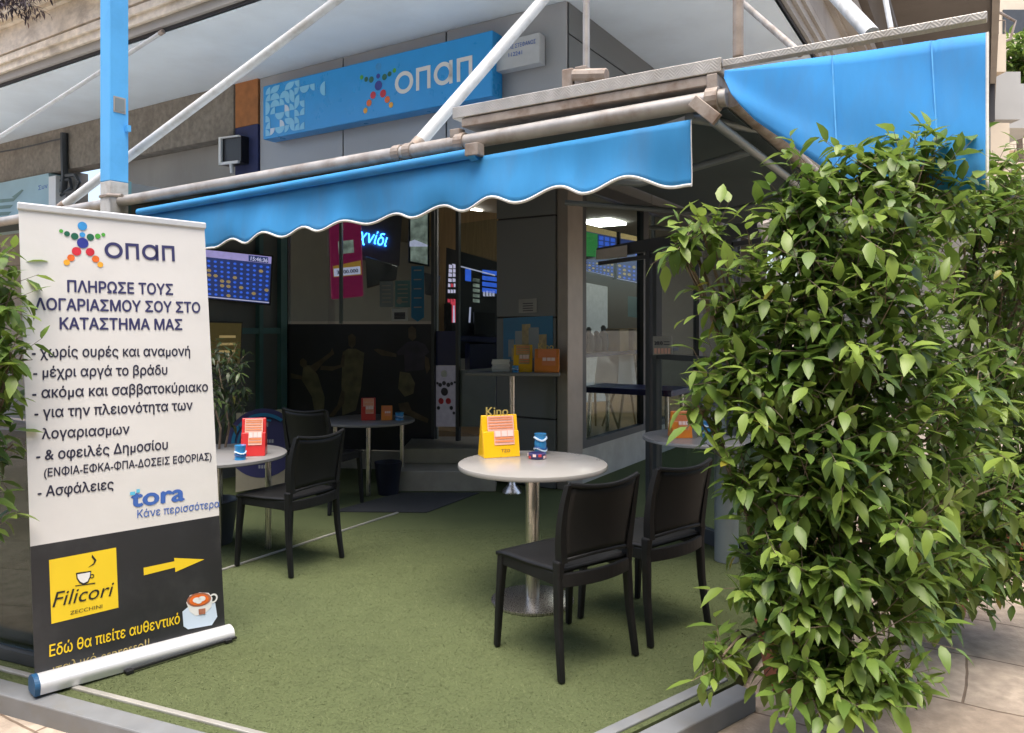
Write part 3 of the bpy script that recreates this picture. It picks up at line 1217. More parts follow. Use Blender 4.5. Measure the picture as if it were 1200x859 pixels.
g.bar(q + Z * .05 - U * .06, q - Z * .06 + U * .06, .03, .06)
g.build('clamp', M['pipe_rust'], aw, bevel=.004)
# valance, hanging cloth with soft waves and a scalloped hem
ext = [(160, 296), (205, 302), (252, 290.5), (274, 280), (292, 285.5), (316, 273), (335, 278.5), (360, 266.5), (376, 271.5), (407, 259), (428, 262.5), (466, 250.5), (484, 255.5),
       (522, 241), (543, 247.5), (582, 232), (609, 239), (660, 219.5), (687, 228), (740, 208), (785, 219.5), (810, 216.5)]


def hem(x):
    for (x0, y0), (x1, y1) in zip(ext, ext[1:]):
        if x <= x1:
            k = (x - x0) / (x1 - x0)
            return y0 + (y1 - y0) * (.5 - .5 * math.cos(math.pi * k))
    return ext[-1][1]


fv2 = front(AV - .03)
xs = [163 + (810 - 163) * i / 150 for i in range(151)]
rows = 9
g = MB()
vs = []
for x in xs:
    top = fv2.p(x, 250 - (x - 163) * .1745 + 3)
    bot = fv2.p(x, hem(x))
    L_ = top.dot(U)
    for j in range(rows + 1):
        k = j / rows
        q = top.lerp(bot, k)
        wv = math.sin(L_ * 9.5 + k * 1.2) * .012 * k + math.sin(L_ * 3.1 + 1 - k * 2.4) * .022 * k - .02 * k
        vs.append(q + V * wv)
fs = [(i * (rows + 1) + j, i * (rows + 1) + j + 1, (i + 1) * (rows + 1) + j + 1, (i + 1) * (rows + 1) + j) for i in range(150) for j in range(rows)]
g.add(vs, fs)
val = g.build('valance', M['canvas'], aw, smooth=True, solid=.003)
g = MB()
g.tube([vs[i * (rows + 1) + rows] for i in range(151)], .0085, 7)
q = [vs[150 * (rows + 1) + j] for j in range(rows + 1)]
g.tube(q, .003, 5)
g.build('braid', M['trim'], val, smooth=True)
# canvas roof behind the pipe
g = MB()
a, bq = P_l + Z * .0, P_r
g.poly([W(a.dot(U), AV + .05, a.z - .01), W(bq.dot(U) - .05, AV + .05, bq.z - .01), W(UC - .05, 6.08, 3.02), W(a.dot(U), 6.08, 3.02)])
cn = g.build('canopy', M['canvas_shade'], aw, solid=.004)
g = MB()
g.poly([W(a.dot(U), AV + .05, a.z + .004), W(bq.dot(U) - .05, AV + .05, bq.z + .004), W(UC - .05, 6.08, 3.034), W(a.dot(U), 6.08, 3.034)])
g.build('bounce_cloth', M['canvas_bounce'], cn)  # extra top sheet added to bounce light up to the soffit
for u_ in (-5.6, -1.25):
    g = MB()
    g.tube([W(u_, AV + .06, 2.54), W(u_ + .35, 4.7, 2.62), W(u_, 6.05, 2.75)], .028, 10)
    g.build('folding_arm', M['frame_grey'], aw, smooth=True)
# side street awning: front tube and canopy behind it, coloured dark as shade
UB = P_r.dot(U) + .02
sa = thing('side_awning', 'canvas awning with underside colour darkened as shade over the side windows behind the shrub', 'awning', tuple(W(UB, 5, 2.55)))
g = MB()
g.tube([W(UB, AV + .02, 2.585), W(UB, 11, 2.585)], .04, 14)
g.build('front_pipe', M['pipe_rust'], sa, smooth=True)
g = MB()
g.tube([W(UB - .10, AV + .05, 2.50), W(UB - .10, 11, 2.50)], .025, 14)
g.build('roller', M['frame_grey'], sa, smooth=True)
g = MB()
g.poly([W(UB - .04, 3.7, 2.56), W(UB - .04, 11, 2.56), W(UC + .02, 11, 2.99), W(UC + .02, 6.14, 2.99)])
cn = g.build('canopy', M['canvas_shade'], sa, solid=.004)
g = MB()
g.poly([W(UB - .04, 3.7, 2.574), W(UB - .04, 11, 2.574), W(UC + .02, 11, 3.004), W(UC + .02, 6.14, 3.004)])
g.build('bounce_cloth', M['canvas_bounce'], cn)
g = MB()
for v_ in (4.4, 6.0, 8.0):
    g.tube([W(UB - .1, v_, 2.5), W(UB - .9, v_ + .3, 2.44), W(UC + .05, v_, 2.6)], .025, 8)
g.build('folding_arm', M['frame_grey'], sa, smooth=True)

# tread plate ledge along the top of the frame, with the canvas drop on the right
ld = thing('steel_ledge', 'weathered chequer plate ledge on steel angle above the awning pipe', 'ledge', tuple(fa.p(700, 105)))
fl = front(AV - .02)
a0, a1 = fl.p(530, 136), fl.p(845, 80)
h0 = (fl.p(530, 122) - fl.p(530, 140)).length
g = MB()
za, zb = (fl.p(530, 124).z + fl.p(845, 69).z) / 2, (fl.p(530, 139).z + fl.p(845, 84).z) / 2
g.uv(a0.dot(U), a1.dot(U), AV - .02, AV + .24, zb, za)
g.build('tread_plate', M['checker'], ld, bevel=.004)
zc = (fl.p(540, 148).z + fl.p(845, 97).z) / 2
g = MB()
g.uv(a0.dot(U) + .06, a1.dot(U) - .02, AV - .012, AV + .22, zc, zb - .004)
g.build('steel_angle', M['pipe_rust'], ld, bevel=.004)
g = MB()
r0, r1 = fl.p(846, 75), fl.p(1157, 34)
g.uv(a1.dot(U) + .006, r1.dot(U), AV - .02, AV + .03, r0.z - .014, r0.z + .020)
g.build('tread_plate', M['checker'], ld, bevel=.004)
g = MB()
for x, y in ((668, 96), (683, 93)):
    q = front(AV + .12).p(x, y)
    g.box(q, .07, .07, .13, U, V, Z)
q = front(AV + .1).p(676, 88)
g.tube([q - U * .02, q + U * .18 - Z * .03], .035, 10)
g.build('clamp', M['pipe_rust'], ld, bevel=.006)

# bright canvas drop below the right hand ledge
dtop = Pl(W(0, AV - .03, r0.z - .03), V - Z * .12)
ds = tag_root = thing('canvas_drop', 'bright blue canvas sheet stretched below the ledge above the shrub', 'canvas sheet', tuple(dtop.p(1000, 120)))


def dbot(x):
    pts = [(849, 92), (858, 112), (868, 124), (885, 141), (930, 172), (1000, 222), (1157, 222)]
    for (x0, y0), (x1, y1) in zip(pts, pts[1:]):
        if x <= x1:
            return y0 + (y1 - y0) * (x - x0) / (x1 - x0)
    return 222


xs2 = [849 + (1157 - 849) * i / 70 for i in range(71)]
g = MB()
vs = []
for x in xs2:
    yt = 83 - (x - 849) * .1445
    for j in range(13):
        k = j / 12
        yy = yt + (dbot(x) - yt) * k
        fold = .02 * math.exp(-((x - 849 - (yy - 110) * 1.9) / 26) ** 2) * min(1, k * 2) * math.exp(-(x - 849) / 120)
        fold += .006 * math.sin(x * .045 + yy * .015) * k + .004 * math.sin(x * .02 - yy * .05)
        seam = -.006 * math.exp(-((x - 975 - yy * .05) / 2.2) ** 2) - .006 * math.exp(-((x - 1092 - yy * .06) / 2.2) ** 2)
        vs.append(dtop.p(x, yy, fold + seam))
g.add(vs, [(i * 13 + j, i * 13 + j + 1, (i + 1) * 13 + j + 1, (i + 1) * 13 + j) for i in range(70) for j in range(12)])
sheet = g.build('sheet', M['canvas_bright'], ds, smooth=True, solid=.003)
g = MB()
g.tube([vs[70 * 13 + j] for j in range(13)], .006, 6)
g.build('braid', M['trim'], sheet, smooth=True)

for sx_, sl in ((975, .05), (1092, .06)):
    g = MB()
    vv_ = []
    for j in range(25):
        yy = 66 - (sx_ - 975) * .145 + j * 6
        xx = sx_ + (yy - 60) * sl
        vv_ += [dtop.p(xx - .8, yy, .0065), dtop.p(xx + .8, yy, .0065)]
    g.add(vv_, [(2 * j, 2 * j + 1, 2 * j + 3, 2 * j + 2) for j in range(24)])
    g.build('seam', M['seam'], sheet, solid=.002)

# struts and hangers
fe = front(4.62)


def strut(name, label, a, bq, r, m, ends=True, grp='bare steel pipes bracing the awning frame'):
    t = thing(name, label, 'pipe', tuple(a), group=grp)
    g = MB()
    g.tube([a, bq], r, 14)
    g.build('pipe', M[m], t, smooth=True)
    if ends:
        g = MB()
        d = (bq - a).normalized()
        g.tube([a - d * .01, a + d * .05], r * 1.12, 12)
        g.build('end_clamp', M['pipe_rust'], t, smooth=True)
        g = MB()
        g.tube([bq - d * .05, bq + d * .004], r * 1.15, 12)
        g.build('end_clamp', M['pipe_rust'], t, smooth=True)


def ext_to(a, bq, z):
    k = (z - a.z) / (bq.z - a.z)
    return a + (bq - a) * k


a = fa.p(72, 243)
strut('brace_pipe', 'long pale pipe rising diagonally from behind the banner across the soffit', a, ext_to(a, fe.p(399, -3), SZ - .01), .038, 'pipe_white')
a = front(AV + .03).p(487, 172)
strut('brace_pipe', 'stout white pipe rising steeply in front of the blue box sign', a, ext_to(a, fe.p(638, -2), SZ - .01), .04, 'pipe_white')
a = front(4.2).p(-70, 205)
strut('brace_pipe', 'thin grey pipe at far left ending below the stone cornice', a, front(4.6).p(191, 37), .022, 'pipe_white')
a = front(AV + .14).p(687, 96)
strut('hanger_tube', 'thin vertical grey tube above the middle of the ledge', a, a + Z * 1.6, .019, 'pipe_grey', False)
a = front(AV + .04).p(865, 66)
strut('hanger_tube', 'vertical rusty channel tube rising where ledge meets blue sheet', a, a + Z * 1.6, .026, 'pipe_rust', False)
a = at(937, 62, 4.2)
strut('brace_pipe', 'slim grey pipe slanting behind the rusty vertical tube', a, at(862, -4, 5.2), .02, 'pipe_grey')
a = at(1022, 41, 3.5)
strut('brace_pipe', 'thick pale pipe with open end above the blue sheet', a, at(958, -28, 4.3), .036, 'pipe_white', False)
a = at(1046, 44, 3.5)
strut('hanger_tube', 'thin pale tube pair leaning above the right ledge', a, at(1034, -20, 3.6), .012, 'pipe_white')

# blue post
fp = at(134, 230, 6.3)
bp_ = thing('blue_post', 'square steel post painted blue with grey foot behind the banner', 'post', (fp.x, fp.y, 0))
g = MB()
px_ = U * 1
g.box((fp.x, fp.y, 3.6 + .95), .15, .15, 4.6, Vector((.94, .34, 0)), Vector((-.34, .94, 0)), Z)
zj = at(134, 214, 6.3).z
g.v.clear(), g.f.clear(), g.m.clear()
ex_, ey_ = Vector((.83, -.56, 0)).normalized(), Vector((.56, .83, 0)).normalized()
g.box((fp.x, fp.y, (zj + 7.2) / 2), .155, .155, 7.2 - zj, ex_, ey_, Z)
g.build('shaft', M['post_blue'], bp_, bevel=.006)
g = MB()
g.box((fp.x, fp.y, zj / 2), .155, .155, zj - .002, ex_, ey_, Z)
g.build('post_foot', M['post_grey'], bp_, bevel=.006)
g = MB()
q = Vector((fp.x, fp.y, at(140, 125, 6.3).z)) + ex_ * .079
g.box(q, .008, .10, .13, ex_, ey_, Z)
cp_ = g.build('cover_plate', M['beige_metal'], bp_)
g = MB()
g.box(q + ex_ * .005, .006, .078, .105, ex_, ey_, Z)
g.build('recess', M['frame_grey'], cp_)
g = MB()
q = Vector((fp.x, fp.y, at(150, 151, 6.3).z)) + ex_ * .09 + ey_ * .06
g.box(q, .06, .03, .05, ex_, ey_, Z)
g.build('bracket', M['post_blue'], bp_)
g = MB()
q = Vector((fp.x, fp.y, at(140, 231, 6.3).z))
g.box(q, .17, .17, .02, ex_, ey_, Z)
g.tube([q + ex_ * .06 - ey_ * .09, q + ex_ * .3 - ey_ * .1 - Z * .03], .014, 8)
g.build('collar', M['pipe_rust'], bp_)

# hanging dry plant on the cornice
def leaves(name, spec, material, parent, seed, size=.1, droop=.34, width=.45):
    """many small folded leaves on short shoots; spec = [(centre, radii, shoots, outward origin)]"""
    rg = np.random.default_rng(seed)
    V_, F_, T_ = [], [], []
    tw = MB()
    ts = [(0, .0), (.16, .62), (.42, 1.0), (.72, .66), (1.0, 0)]
    for (c, rad, cnt, young) in spec:
        c = Vector(c)
        for s_ in range(cnt):
            d = Vector(rg.normal(0, 1, 3))
            d.normalize()
            k = rg.uniform(.3, 1) ** .6
            if rg.random() < .14:
                k *= rg.uniform(1.1, 1.38)
            base = c + Vector((d.x * rad[0], d.y * rad[1], d.z * rad[2])) * k
            ax = (d * .8 + Vector((0, 0, .25)) + Vector(rg.normal(0, .45, 3)))
            ax.normalize()
            L_ = rg.uniform(.07, .17) * size / .1
            nl = int(rg.integers(5, 9))
            a = ax.orthogonal().normalized()
            bb = ax.cross(a)
            ph = rg.uniform(0, 6.28)
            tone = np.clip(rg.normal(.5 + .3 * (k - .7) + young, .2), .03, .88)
            tw.tube([base - ax * L_ * .9, base + ax * L_], [.0022 * size / .1, .001], 4, False)
            for i in range(nl):
                f = (i + .4) / nl
                ph += 2.4
                rad_d = a * math.cos(ph) + bb * math.sin(ph)
                ld_ = ax * (.35 + .55 * f) + rad_d * (1.0 - .35 * f) + Vector((0, 0, -droop * rg.uniform(.5, 1.5)))
                ld_.normalize()
                p0 = base + ax * (L_ * (2 * f - .9))
                sc = size * rg.uniform(.6, 1.3) * (1.05 - .4 * max(0, f - .7))
                sd_ = ld_.cross(Z)
                if sd_.length < .1:
                    sd_ = ld_.cross(X)
                sd_.normalize()
                sd_ = (sd_ + Vector(rg.normal(0, .35, 3)) * .6).normalized()
                up = sd_.cross(ld_).normalized()
                if up.z < 0:
                    up, sd_ = -up, -sd_
                cur = rg.uniform(.05, .4)
                fold = rg.uniform(.1, .4)
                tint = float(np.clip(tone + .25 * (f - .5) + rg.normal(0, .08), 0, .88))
                if rg.random() < .006:
                    tint = .97
                o = len(V_)
                for t_, w_ in ts:
                    m_ = p0 + ld_ * (t_ * sc) - up * (cur * sc * t_ * t_) 
                    if w_ == 0:
                        V_.append(m_)
                    else:
                        hw = w_ * width * sc * .5
                        V_ += [m_ - sd_ * hw + up * hw * fold, m_, m_ + sd_ * hw + up * hw * fold]
                F_ += [(o, o + 2, o + 1), (o, o + 3, o + 2)]
                for q in (1, 4):
                    F_ += [(o + q, o + q + 1, o + q + 4, o + q + 3), (o + q + 1, o + q + 2, o + q + 5, o + q + 4)]
                F_ += [(o + 7, o + 8, o + 10), (o + 8, o + 9, o + 10)]
                T_ += [tint] * 11
    g = MB()
    g.v, g.f, g.m = V_, [list(f) for f in F_], [0] * len(F_)
    ob = g.build(name, material, parent, smooth=False)
    ob.data.polygons.foreach_set('use_smooth', [True] * len(ob.data.polygons))
    at_ = ob.data.attributes.new('tint', 'FLOAT', 'POINT')
    at_.data.foreach_set('value', T_)
    return ob, tw


q = front(4.1).p(16, 2)
hp = thing('dry_plant', 'dry purplish plant spilling over the stone cornice at top left', 'plant', tuple(q))
_, tw = leaves('foliage', [(q, (.28, .15, .2), 60, -.1), (q + Z * .2, (.4, .2, .2), 50, -.1)], M['leaf_dry'], hp, 4, .07, .6, .25)
tw.build('stem', M['bark'], hp)

# ================================================================= TERRACE FURNITURE
# chair (built at the origin facing +Y, then placed)
def chair_proto():
    t = thing('resin_chair', 'black resin chair with its back to us in front of the round white table', 'chair', group='black resin terrace chairs')

    def bent(pts, w0, w1, d0, d1, mb, ex=X):
        """a square limb tapering along a path"""
        n_ = len(pts)
        vs = []
        for i, p in enumerate(pts):
            k = i / (n_ - 1)
            w, d = w0 + (w1 - w0) * k, d0 + (d1 - d0) * k
            p = Vector(p)
            vs += [p + Vector((-w / 2, -d / 2, 0)), p + Vector((w / 2, -d / 2, 0)), p + Vector((w / 2, d / 2, 0)), p + Vector((-w / 2, d / 2, 0))]
        fs = [(3, 2, 1, 0), tuple(4 * (n_ - 1) + i for i in range(4))]
        for i in range(n_ - 1):
            for k in range(4):
                fs.append((4 * i + k, 4 * i + (k + 1) % 4, 4 * i + 4 + (k + 1) % 4, 4 * i + 4 + k))
        mb.add(vs, fs)
    # seat: slightly dished panel with a turned down rim
    g = MB()
    nx, ny = 10, 10
    vs = []
    for j in range(ny + 1):
        for i in range(nx + 1):
            x = -1 + 2 * i / nx
            y = -1 + 2 * j / ny
            hw = .218 + .012 * y
            z = .445 - .012 * (1 - x * x) * (1 - y * y) + (.008 * (-y) if y < 0 else 0) - (.02 * max(0, y - .75) * 4 * .4)
            vs.append((x * hw, y * .215 + .01 + .012 * (1 - x * x) * max(0, y), z))
    g.add(vs, [(j * (nx + 1) + i, j * (nx + 1) + i + 1, (j + 1) * (nx + 1) + i + 1, (j + 1) * (nx + 1) + i) for j in range(ny) for i in range(nx)])
    s = g.build('seat', M['chair'], t, smooth=True, solid=.016)
    g = MB()
    g.box((0, .205, .418), .40, .018, .05)
    for sx in (-1, 1):
        g.box((sx * .205, .0, .415), .018, .39, .055, Vector((1, -.03 * sx, 0)).normalized(), Vector((.03 * sx, 1, 0)).normalized(), Z)
    pts = []
    for i in range(13):
        x = -1 + i / 6
        pts.append(Vector((x * .2, -.205 - .035 * (1 - x * x), .415)))
    for i in range(12):
        a_, b_ = pts[i], pts[i + 1]
        g.add([a_ + Vector((0, -.01, -.03)), b_ + Vector((0, -.01, -.03)), b_ + Vector((0, -.01, .03)), a_ + Vector((0, -.01, .03)),
               a_ + Vector((0, .01, -.03)), b_ + Vector((0, .01, -.03)), b_ + Vector((0, .01, .03)), a_ + Vector((0, .01, .03))],
              [(0, 1, 2, 3), (7, 6, 5, 4), (3, 2, 6, 7), (1, 0, 4, 5)])
    g.build('seat_frame', M['chair'], t, bevel=.004)
    for sx in (-1, 1):
        g = MB()
        bent([(sx * .222, .225, 0), (sx * .215, .212, .25), (sx * .205, .2, .45)], .026, .04, .028, .042, g)
        g.build('leg', M['chair'], t, bevel=.007)
        g = MB()
        bent([(sx * .222, -.235, 0), (sx * .212, -.205, .22), (sx * .205, -.195, .42), (sx * .207, -.2, .5)], .026, .038, .03, .045, g)
        g.build('leg', M['chair'], t, bevel=.007)
    # back: curved panel between two posts
    g = MB()
    nx, nz = 12, 10
    vs = []
    for j in range(nz + 1):
        k = j / nz
        z = .50 + k * .325
        for i in range(nx + 1):
            x = -1 + 2 * i / nx
            hw = .198 - .012 * (2 * k - 1) ** 2 + .01 * k
            vs.append((x * hw, -.205 - .045 * k * k - .035 * k * .3 - .032 * (1 - x * x), z - .022 * (1 - x * x) * (1 if k > .5 else -1) * abs(2 * k - 1)))
    g.add(vs, [(j * (nx + 1) + i, j * (nx + 1) + i + 1, (j + 1) * (nx + 1) + i + 1, (j + 1) * (nx + 1) + i) for j in range(nz) for i in range(nx)])
    g.build('backrest', M['chair'], t, smooth=True, solid=.014)
    g = MB()
    for sx in (-1, 1):
        pp = []
        for k in range(9):
            q = k / 8
            z = .49 + q * .34
            hw = .204 - .012 * (2 * q - 1) ** 2 + .01 * q
            pp.append((sx * hw, -.203 - .045 * q * q - .0105 * q, z))
        bent(pp, .034, .022, .042, .026, g)
    pp = [Vector((x / 8 * .2, -.2645 - .03 * (1 - (x / 8) ** 2), .832 - .02 * (1 - (x / 8) ** 2))) for x in range(-8, 9)]
    g.tube(pp, .011, 8)
    pp = [Vector((x / 8 * .2, -.206 - .032 * (1 - (x / 8) ** 2), .497 + .018 * (1 - (x / 8) ** 2))) for x in range(-8, 9)]
    g.tube(pp, .010, 8)
    g.build('back_frame', M['chair'], t, smooth=True)
    return t


c0 = chair_proto()
c0.location = (.243, 3.505, .004)
c0.rotation_euler = (0, 0, R(37))
dup(c0, (.665, 3.86, .004), R(40), 'black resin chair half hidden by the leaves of the shrub')
dup(c0, (-1.41, 4.82, .004), R(61), 'black resin chair turned left beside the banner')
dup(c0, (-1.56, 6.3, .004), R(-22), 'black resin chair in deep shade at the table before the mural')

# round white table
TC = Vector((.112, 4.14, 0))
TH = .755
t = thing('round_table', 'round white topped table on a steel column and disc base', 'table', tuple(TC))
g = MB()
g.lathe(TC, [(.38, TH - .03), (.404, TH - .026), (.408, TH - .015), (.404, TH - .002), (.40, TH)], 64)
g.build('tabletop', M['top_white'], t, smooth=True)
g = MB()
g.lathe(TC, [(.038, .03), (.038, TH - .032)], 24)
g.build('column', M['steel'], t, smooth=True)
g = MB()
g.lathe(TC, [(.225, 0.004), (.225, .014), (.21, .02), (.045, .03)], 48)
g.build('base_plate', M['steel'], t, smooth=True)


def holder(name, label, cat, c, w, h, rz, m_body, m_paper, top=None, small=None, grp='betting slip holders on the tables'):
    """a leaning acrylic slip holder: body with pocket, slips, raised letters"""
    c = Vector(c)
    t = thing(name, label, cat, tuple(c), rz, grp)
    Mx = TM[t.name]

    def P(x, y, z):
        return Mx @ Vector((x, y, z))
    lean = .18
    g = MB()
    pr_ = [(-.045, 0), (.06, 0), (.06 , .01), (-.045 + lean * h + .012, h), (-.045 + lean * h, h)]
    a_ = [P(-w / 2, y, z) for y, z in pr_]
    g.prism(a_, (P(1, 0, 0) - P(0, 0, 0)) * w)
    g.build('holder_body', M[m_body], t, bevel=.004)
    g = MB()                                            # front pocket, lower half
    a_ = [P(-w / 2, -.06, .0), P(-w / 2, -.047, 0), P(-w / 2, -.047 + lean * h * .62, h * .62), P(-w / 2, -.06 + lean * h * .62, h * .62)]
    g.prism(a_, (P(1, 0, 0) - P(0, 0, 0)) * w)
    g.build('pocket', M[m_body], t, bevel=.003)
    fn = (P(0, -1, lean) - P(0, 0, 0)).normalized()
    pl = Pl(P(0, -.061, 0), fn)
    pl.n = fn
    ex, ey = (P(1, 0, 0) - P(0, 0, 0)), (P(0, lean, 1) - P(0, 0, 0)).normalized()
    o_ = P(0, -.061, 0)

    def rect(g, x0, y0, x1, y1, off):
        g.poly([o_ + ex * x0 * w + ey * y0 * h + fn * off, o_ + ex * x1 * w + ey * y0 * h + fn * off, o_ + ex * x1 * w + ey * y1 * h + fn * off, o_ + ex * x0 * w + ey * y1 * h + fn * off])
    g = MB()
    g.k = 0
    rect(g, -.36, .64, .38, 1.0, -.004)
    rect(g, -.2, .3, .36, .66, .002)
    g.k = 1
    for yy in (.70, .76, .83, .90, .95):
        rect(g, -.33, yy, .34, yy + .025, -.002)
    for yy in (.36, .44):
        rect(g, -.18, yy, .34, yy + .045, .004)
    g.k = 2
    for xx in (-.17, .01, .18):
        rect(g, xx, .50, xx + .15, .64, .004)
    g.build('slips', [M[m_paper], M['paper_print'], M['paper_light']], t)
    if small:
        g = MB()
        vs, fs, ww = glyphs(small, .02)
        k = .24 * w / ww
        g.add([o_ + ex * (-.0 * w - .02 * w + x * k) + ey * (.12 * h + y * k) + fn * .003 for x, y in vs], fs)
        g.build('lettering', M['ink_dark'], t)
    if top:
        g = MB()
        vs, fs, ww = glyphs(top, .03)
        k = .62 * w / ww
        o2 = P(-w * .36, -.045 + lean * h, h * .985)
        ez = Z
        for dd in (0, .008):
            g.add([o2 + ex * (x * k) + ez * (y * k) - fn * dd for x, y in vs], [f if dd == 0 else f[::-1] for f in fs])
        g.build('top_letters', M['gold'], t)
    return t


def cup(label, c, r, h, tiers=2):
    t = thing('striped_cup', label, 'cup', tuple(c), group='blue striped cups on the tables')
    g = MB()
    prof = []
    for i in range(13):
        k = i / 12
        prof.append((r * (1 - .1 * abs(math.sin(k * math.pi * tiers))), k * h))
    g.lathe(c, prof, 28)
    g.build('cup_body', M['can_blue'], t, smooth=True)
    g = MB()
    for j in range(tiers):
        pts = [Vector(c) + Vector((math.cos(a_ / 24 * 6.283) * r * .99, math.sin(a_ / 24 * 6.283) * r * .99, h * (j + .5) / tiers + math.sin(a_ / 24 * 6.283 * 2 + j) * h * .07)) for a_ in range(25)]
        g.tube(pts, h * .05, 5, False)
    g.build('stripe', M['tile_white'], t, smooth=True)
    g = MB()
    pts = [Vector(c) + Vector((math.cos(a_ / 24 * 6.283) * r * .985, math.sin(a_ / 24 * 6.283) * r * .985, h * .3 + math.sin(a_ / 24 * 6.283 * 2) * h * .05)) for a_ in range(25)]
    g.tube(pts, h * .05, 5, False)
    g.build('stripe', M['can_navy'], t, smooth=True)
    return t


holder('slip_holder', 'yellow slip holder with gold Kino letters on round white table', 'leaflet holder', (-.075, 4.36, TH), .215, .235, R(20), 'yellow', 'paper_pink', 'Kino', 'TZO')
cup('blue striped cup behind the ashtray on round white table', (.165, 4.42, TH), .036, .12, 2)
q = Vector((.14, 4.27, TH))
t = thing('ashtray', 'round patterned red and navy ashtray on the white table', 'ashtray', tuple(q))
g = MB()
g.lathe(q, [(.046, 0), (.05, .004), (.05, .03), (.042, .034), (.038, .012), (.0, .01)], 24, cap=False)
g.k = 1
for i in range(10):
    a_ = i * .6283
    d = Vector((math.cos(a_), math.sin(a_), 0))
    g.k = 1 + i % 2
    g.box(q + d * .0495 + Z * (.012 + .011 * (i % 3 > 0)), .018, .004, .014, Vector((-d.y, d.x, 0)), d, Z)
g.build('bowl', [M['ash_navy'], M['ash_red'], M['paper_light']], t, smooth=True)


def leg_table(label, c, r, h, legs):
    c = Vector(c)
    t = thing('bistro_table', label, 'table', tuple(c), group='thin legged tables in the shade')
    g = MB()
    g.lathe(c, [(r - .006, h - .025), (r, h - .02), (r, h - .004), (r - .006, h)], 48)
    g.build('tabletop', M['top_grey'], t, smooth=True)
    for a_ in legs:
        d = Vector((math.cos(R(a_)), math.sin(R(a_)), 0))
        g = MB()
        g.tube([c + d * r * .72 + Z * .004, c + d * r * .72 + Z * (h - .026)], .02, 10)
        g.build('leg', M['steel'], t, smooth=True)


leg_table('grey round table partly behind the banner with red slip holder', (-1.93, 5.0, 0), .43, .66, (20, 110, 200, 290))
leg_table('grey round table in front of the dark mural', (-1.32, 7.0, 0), .42, .64, (-80, 10, 100, 190))
holder('slip_holder', 'red and pink slip holder on grey table next to the banner', 'leaflet holder', (-1.68, 4.95, .66), .15, .24, R(10), 'red', 'paper_pink')
cup('blue striped cup beside the red holder next to the banner', (-1.71, 4.78, .66), .035, .09, 1)
holder('slip_holder', 'red slip holder on grey table before the mural', 'leaflet holder', (-1.32, 6.98, .64), .13, .2, R(12), 'red', 'paper_pink')
holder('slip_holder', 'small orange and blue slip holder next to red one before the mural', 'leaflet holder', (-1.15, 6.98, .64), .1, .13, R(8), 'orange', 'paper_print')
cup('blue striped cup lowest on the table before the mural', (-1.03, 6.95, .64), .04, .07, 1)

# high counter against the pillar
BC = Vector((0.0, 6.85, 0))
t = thing('bar_counter', 'narrow high counter on one steel leg in front of the pillar', 'high table', tuple(BC))
g = MB()
hz = 1.085
g.prism([Vector((-.42, 6.78, hz)), Vector((.42, 6.66, hz)), Vector((.44, 6.92, hz)), Vector((-.40, 7.08, hz))], (0, 0, -.03))
g.build('counter_top', M['top_grey'], t, bevel=.006)
g = MB()
g.lathe(BC, [(.027, .05), (.027, hz - .03)], 16)
g.build('leg', M['steel'], t, smooth=True)
g = MB()
g.lathe(BC, [(.09, .0), (.085, .02), (.04, .07), (.03, .1)], 20)
g.build('foot', M['steel'], t, smooth=True)
holder('slip_holder', 'mustard box holder standing on high counter by the pillar', 'leaflet holder', (.10, 6.88, hz), .17, .245, R(-5), 'yellow', 'pink_band' if False else 'poster_tan')
holder('slip_holder', 'orange slip holder with dark letters on high counter', 'leaflet holder', (.315, 6.82, hz), .22, .21, R(-6), 'orange', 'paper_print', 'Kino')
g = MB()
t = thing('paper_stack', 'small stack of white and grey slips at left end of high counter', 'paper stack', (-.1, 6.93, hz))
for i in range(5):
    g.box((-.1 + random.uniform(-.006, .006), 6.93, hz + .012 + i * .022), .16, .1, .02)
g.build('slips', M['paper'], t)
g = MB()
cup('little blue cup between the papers and mustard holder', (.03, 6.8, hz), .03, .06, 1)

# right table behind the shrub
RC = Vector((1.24, 4.95, 0))
t = thing('pedestal_table', 'grey round table on thick grey column behind the shrub leaves', 'table', tuple(RC))
g = MB()
g.lathe(RC, [(.36, .755), (.385, .76), (.385, .775), (.38, .78)], 48)
g.build('tabletop', M['top_grey'], t, smooth=True)
g = MB()
g.lathe(RC + Vector((.13, -.1, 0)), [(.075, .004), (.075, .755)], 24)
g.build('column', M['frame_grey'], t, smooth=True)
holder('slip_holder', 'terracotta orange slip holder on table behind the shrub', 'leaflet holder', (1.09, 4.93, .78), .13, .17, R(5), 'orange', 'paper_print')
cup('blue striped cup on table behind the shrub', (1.27, 4.93, .78), .045, .1, 2)

# entrance mat, small bin, board
g = MB()
g.prism(on(level(.008), [(388, 599), (500, 600), (562, 577), (470, 577)]), (0, 0, -.006))
tag(g.build('entrance_mat', M['mat']), 'dark flat mat on the carpet before the steps', 'mat')
q = level(0).p(455, 579)
t = thing('waste_bin', 'small dark blue bin beside the stone steps', 'bin', tuple(q))
g = MB()
g.lathe(q, [(.09, .004), (.12, .28), (.125, .29), (.115, .29), (.085, .02)], 20, cap=False)
g.build('bin_body', M['green_bag'], t, smooth=True)
pb = Pl(level(0).p(305, 578), Vector((.25, -1, .12)))
t = thing('promo_board', 'leaning cream board with round navy disc behind the grey table', 'notice board', tuple(pb.p(305, 577)))
g = MB()
g.prism(on(pb, [(277, 484), (338, 479), (336, 566), (276, 577)]), -pb.n * .015)
bd = g.build('board', mat('cream_board', (.30, .27, .2), .6), t)
g = MB()
c_ = pb.p(308, 519, .003)
g.k = 0
g.disc(c_, pb.n, .31, 40)
g.k = 1
ring(g, c_ + pb.n * .002, pb.n.cross(Z).normalized(), Z, .27, .03, 36, -60, 130)
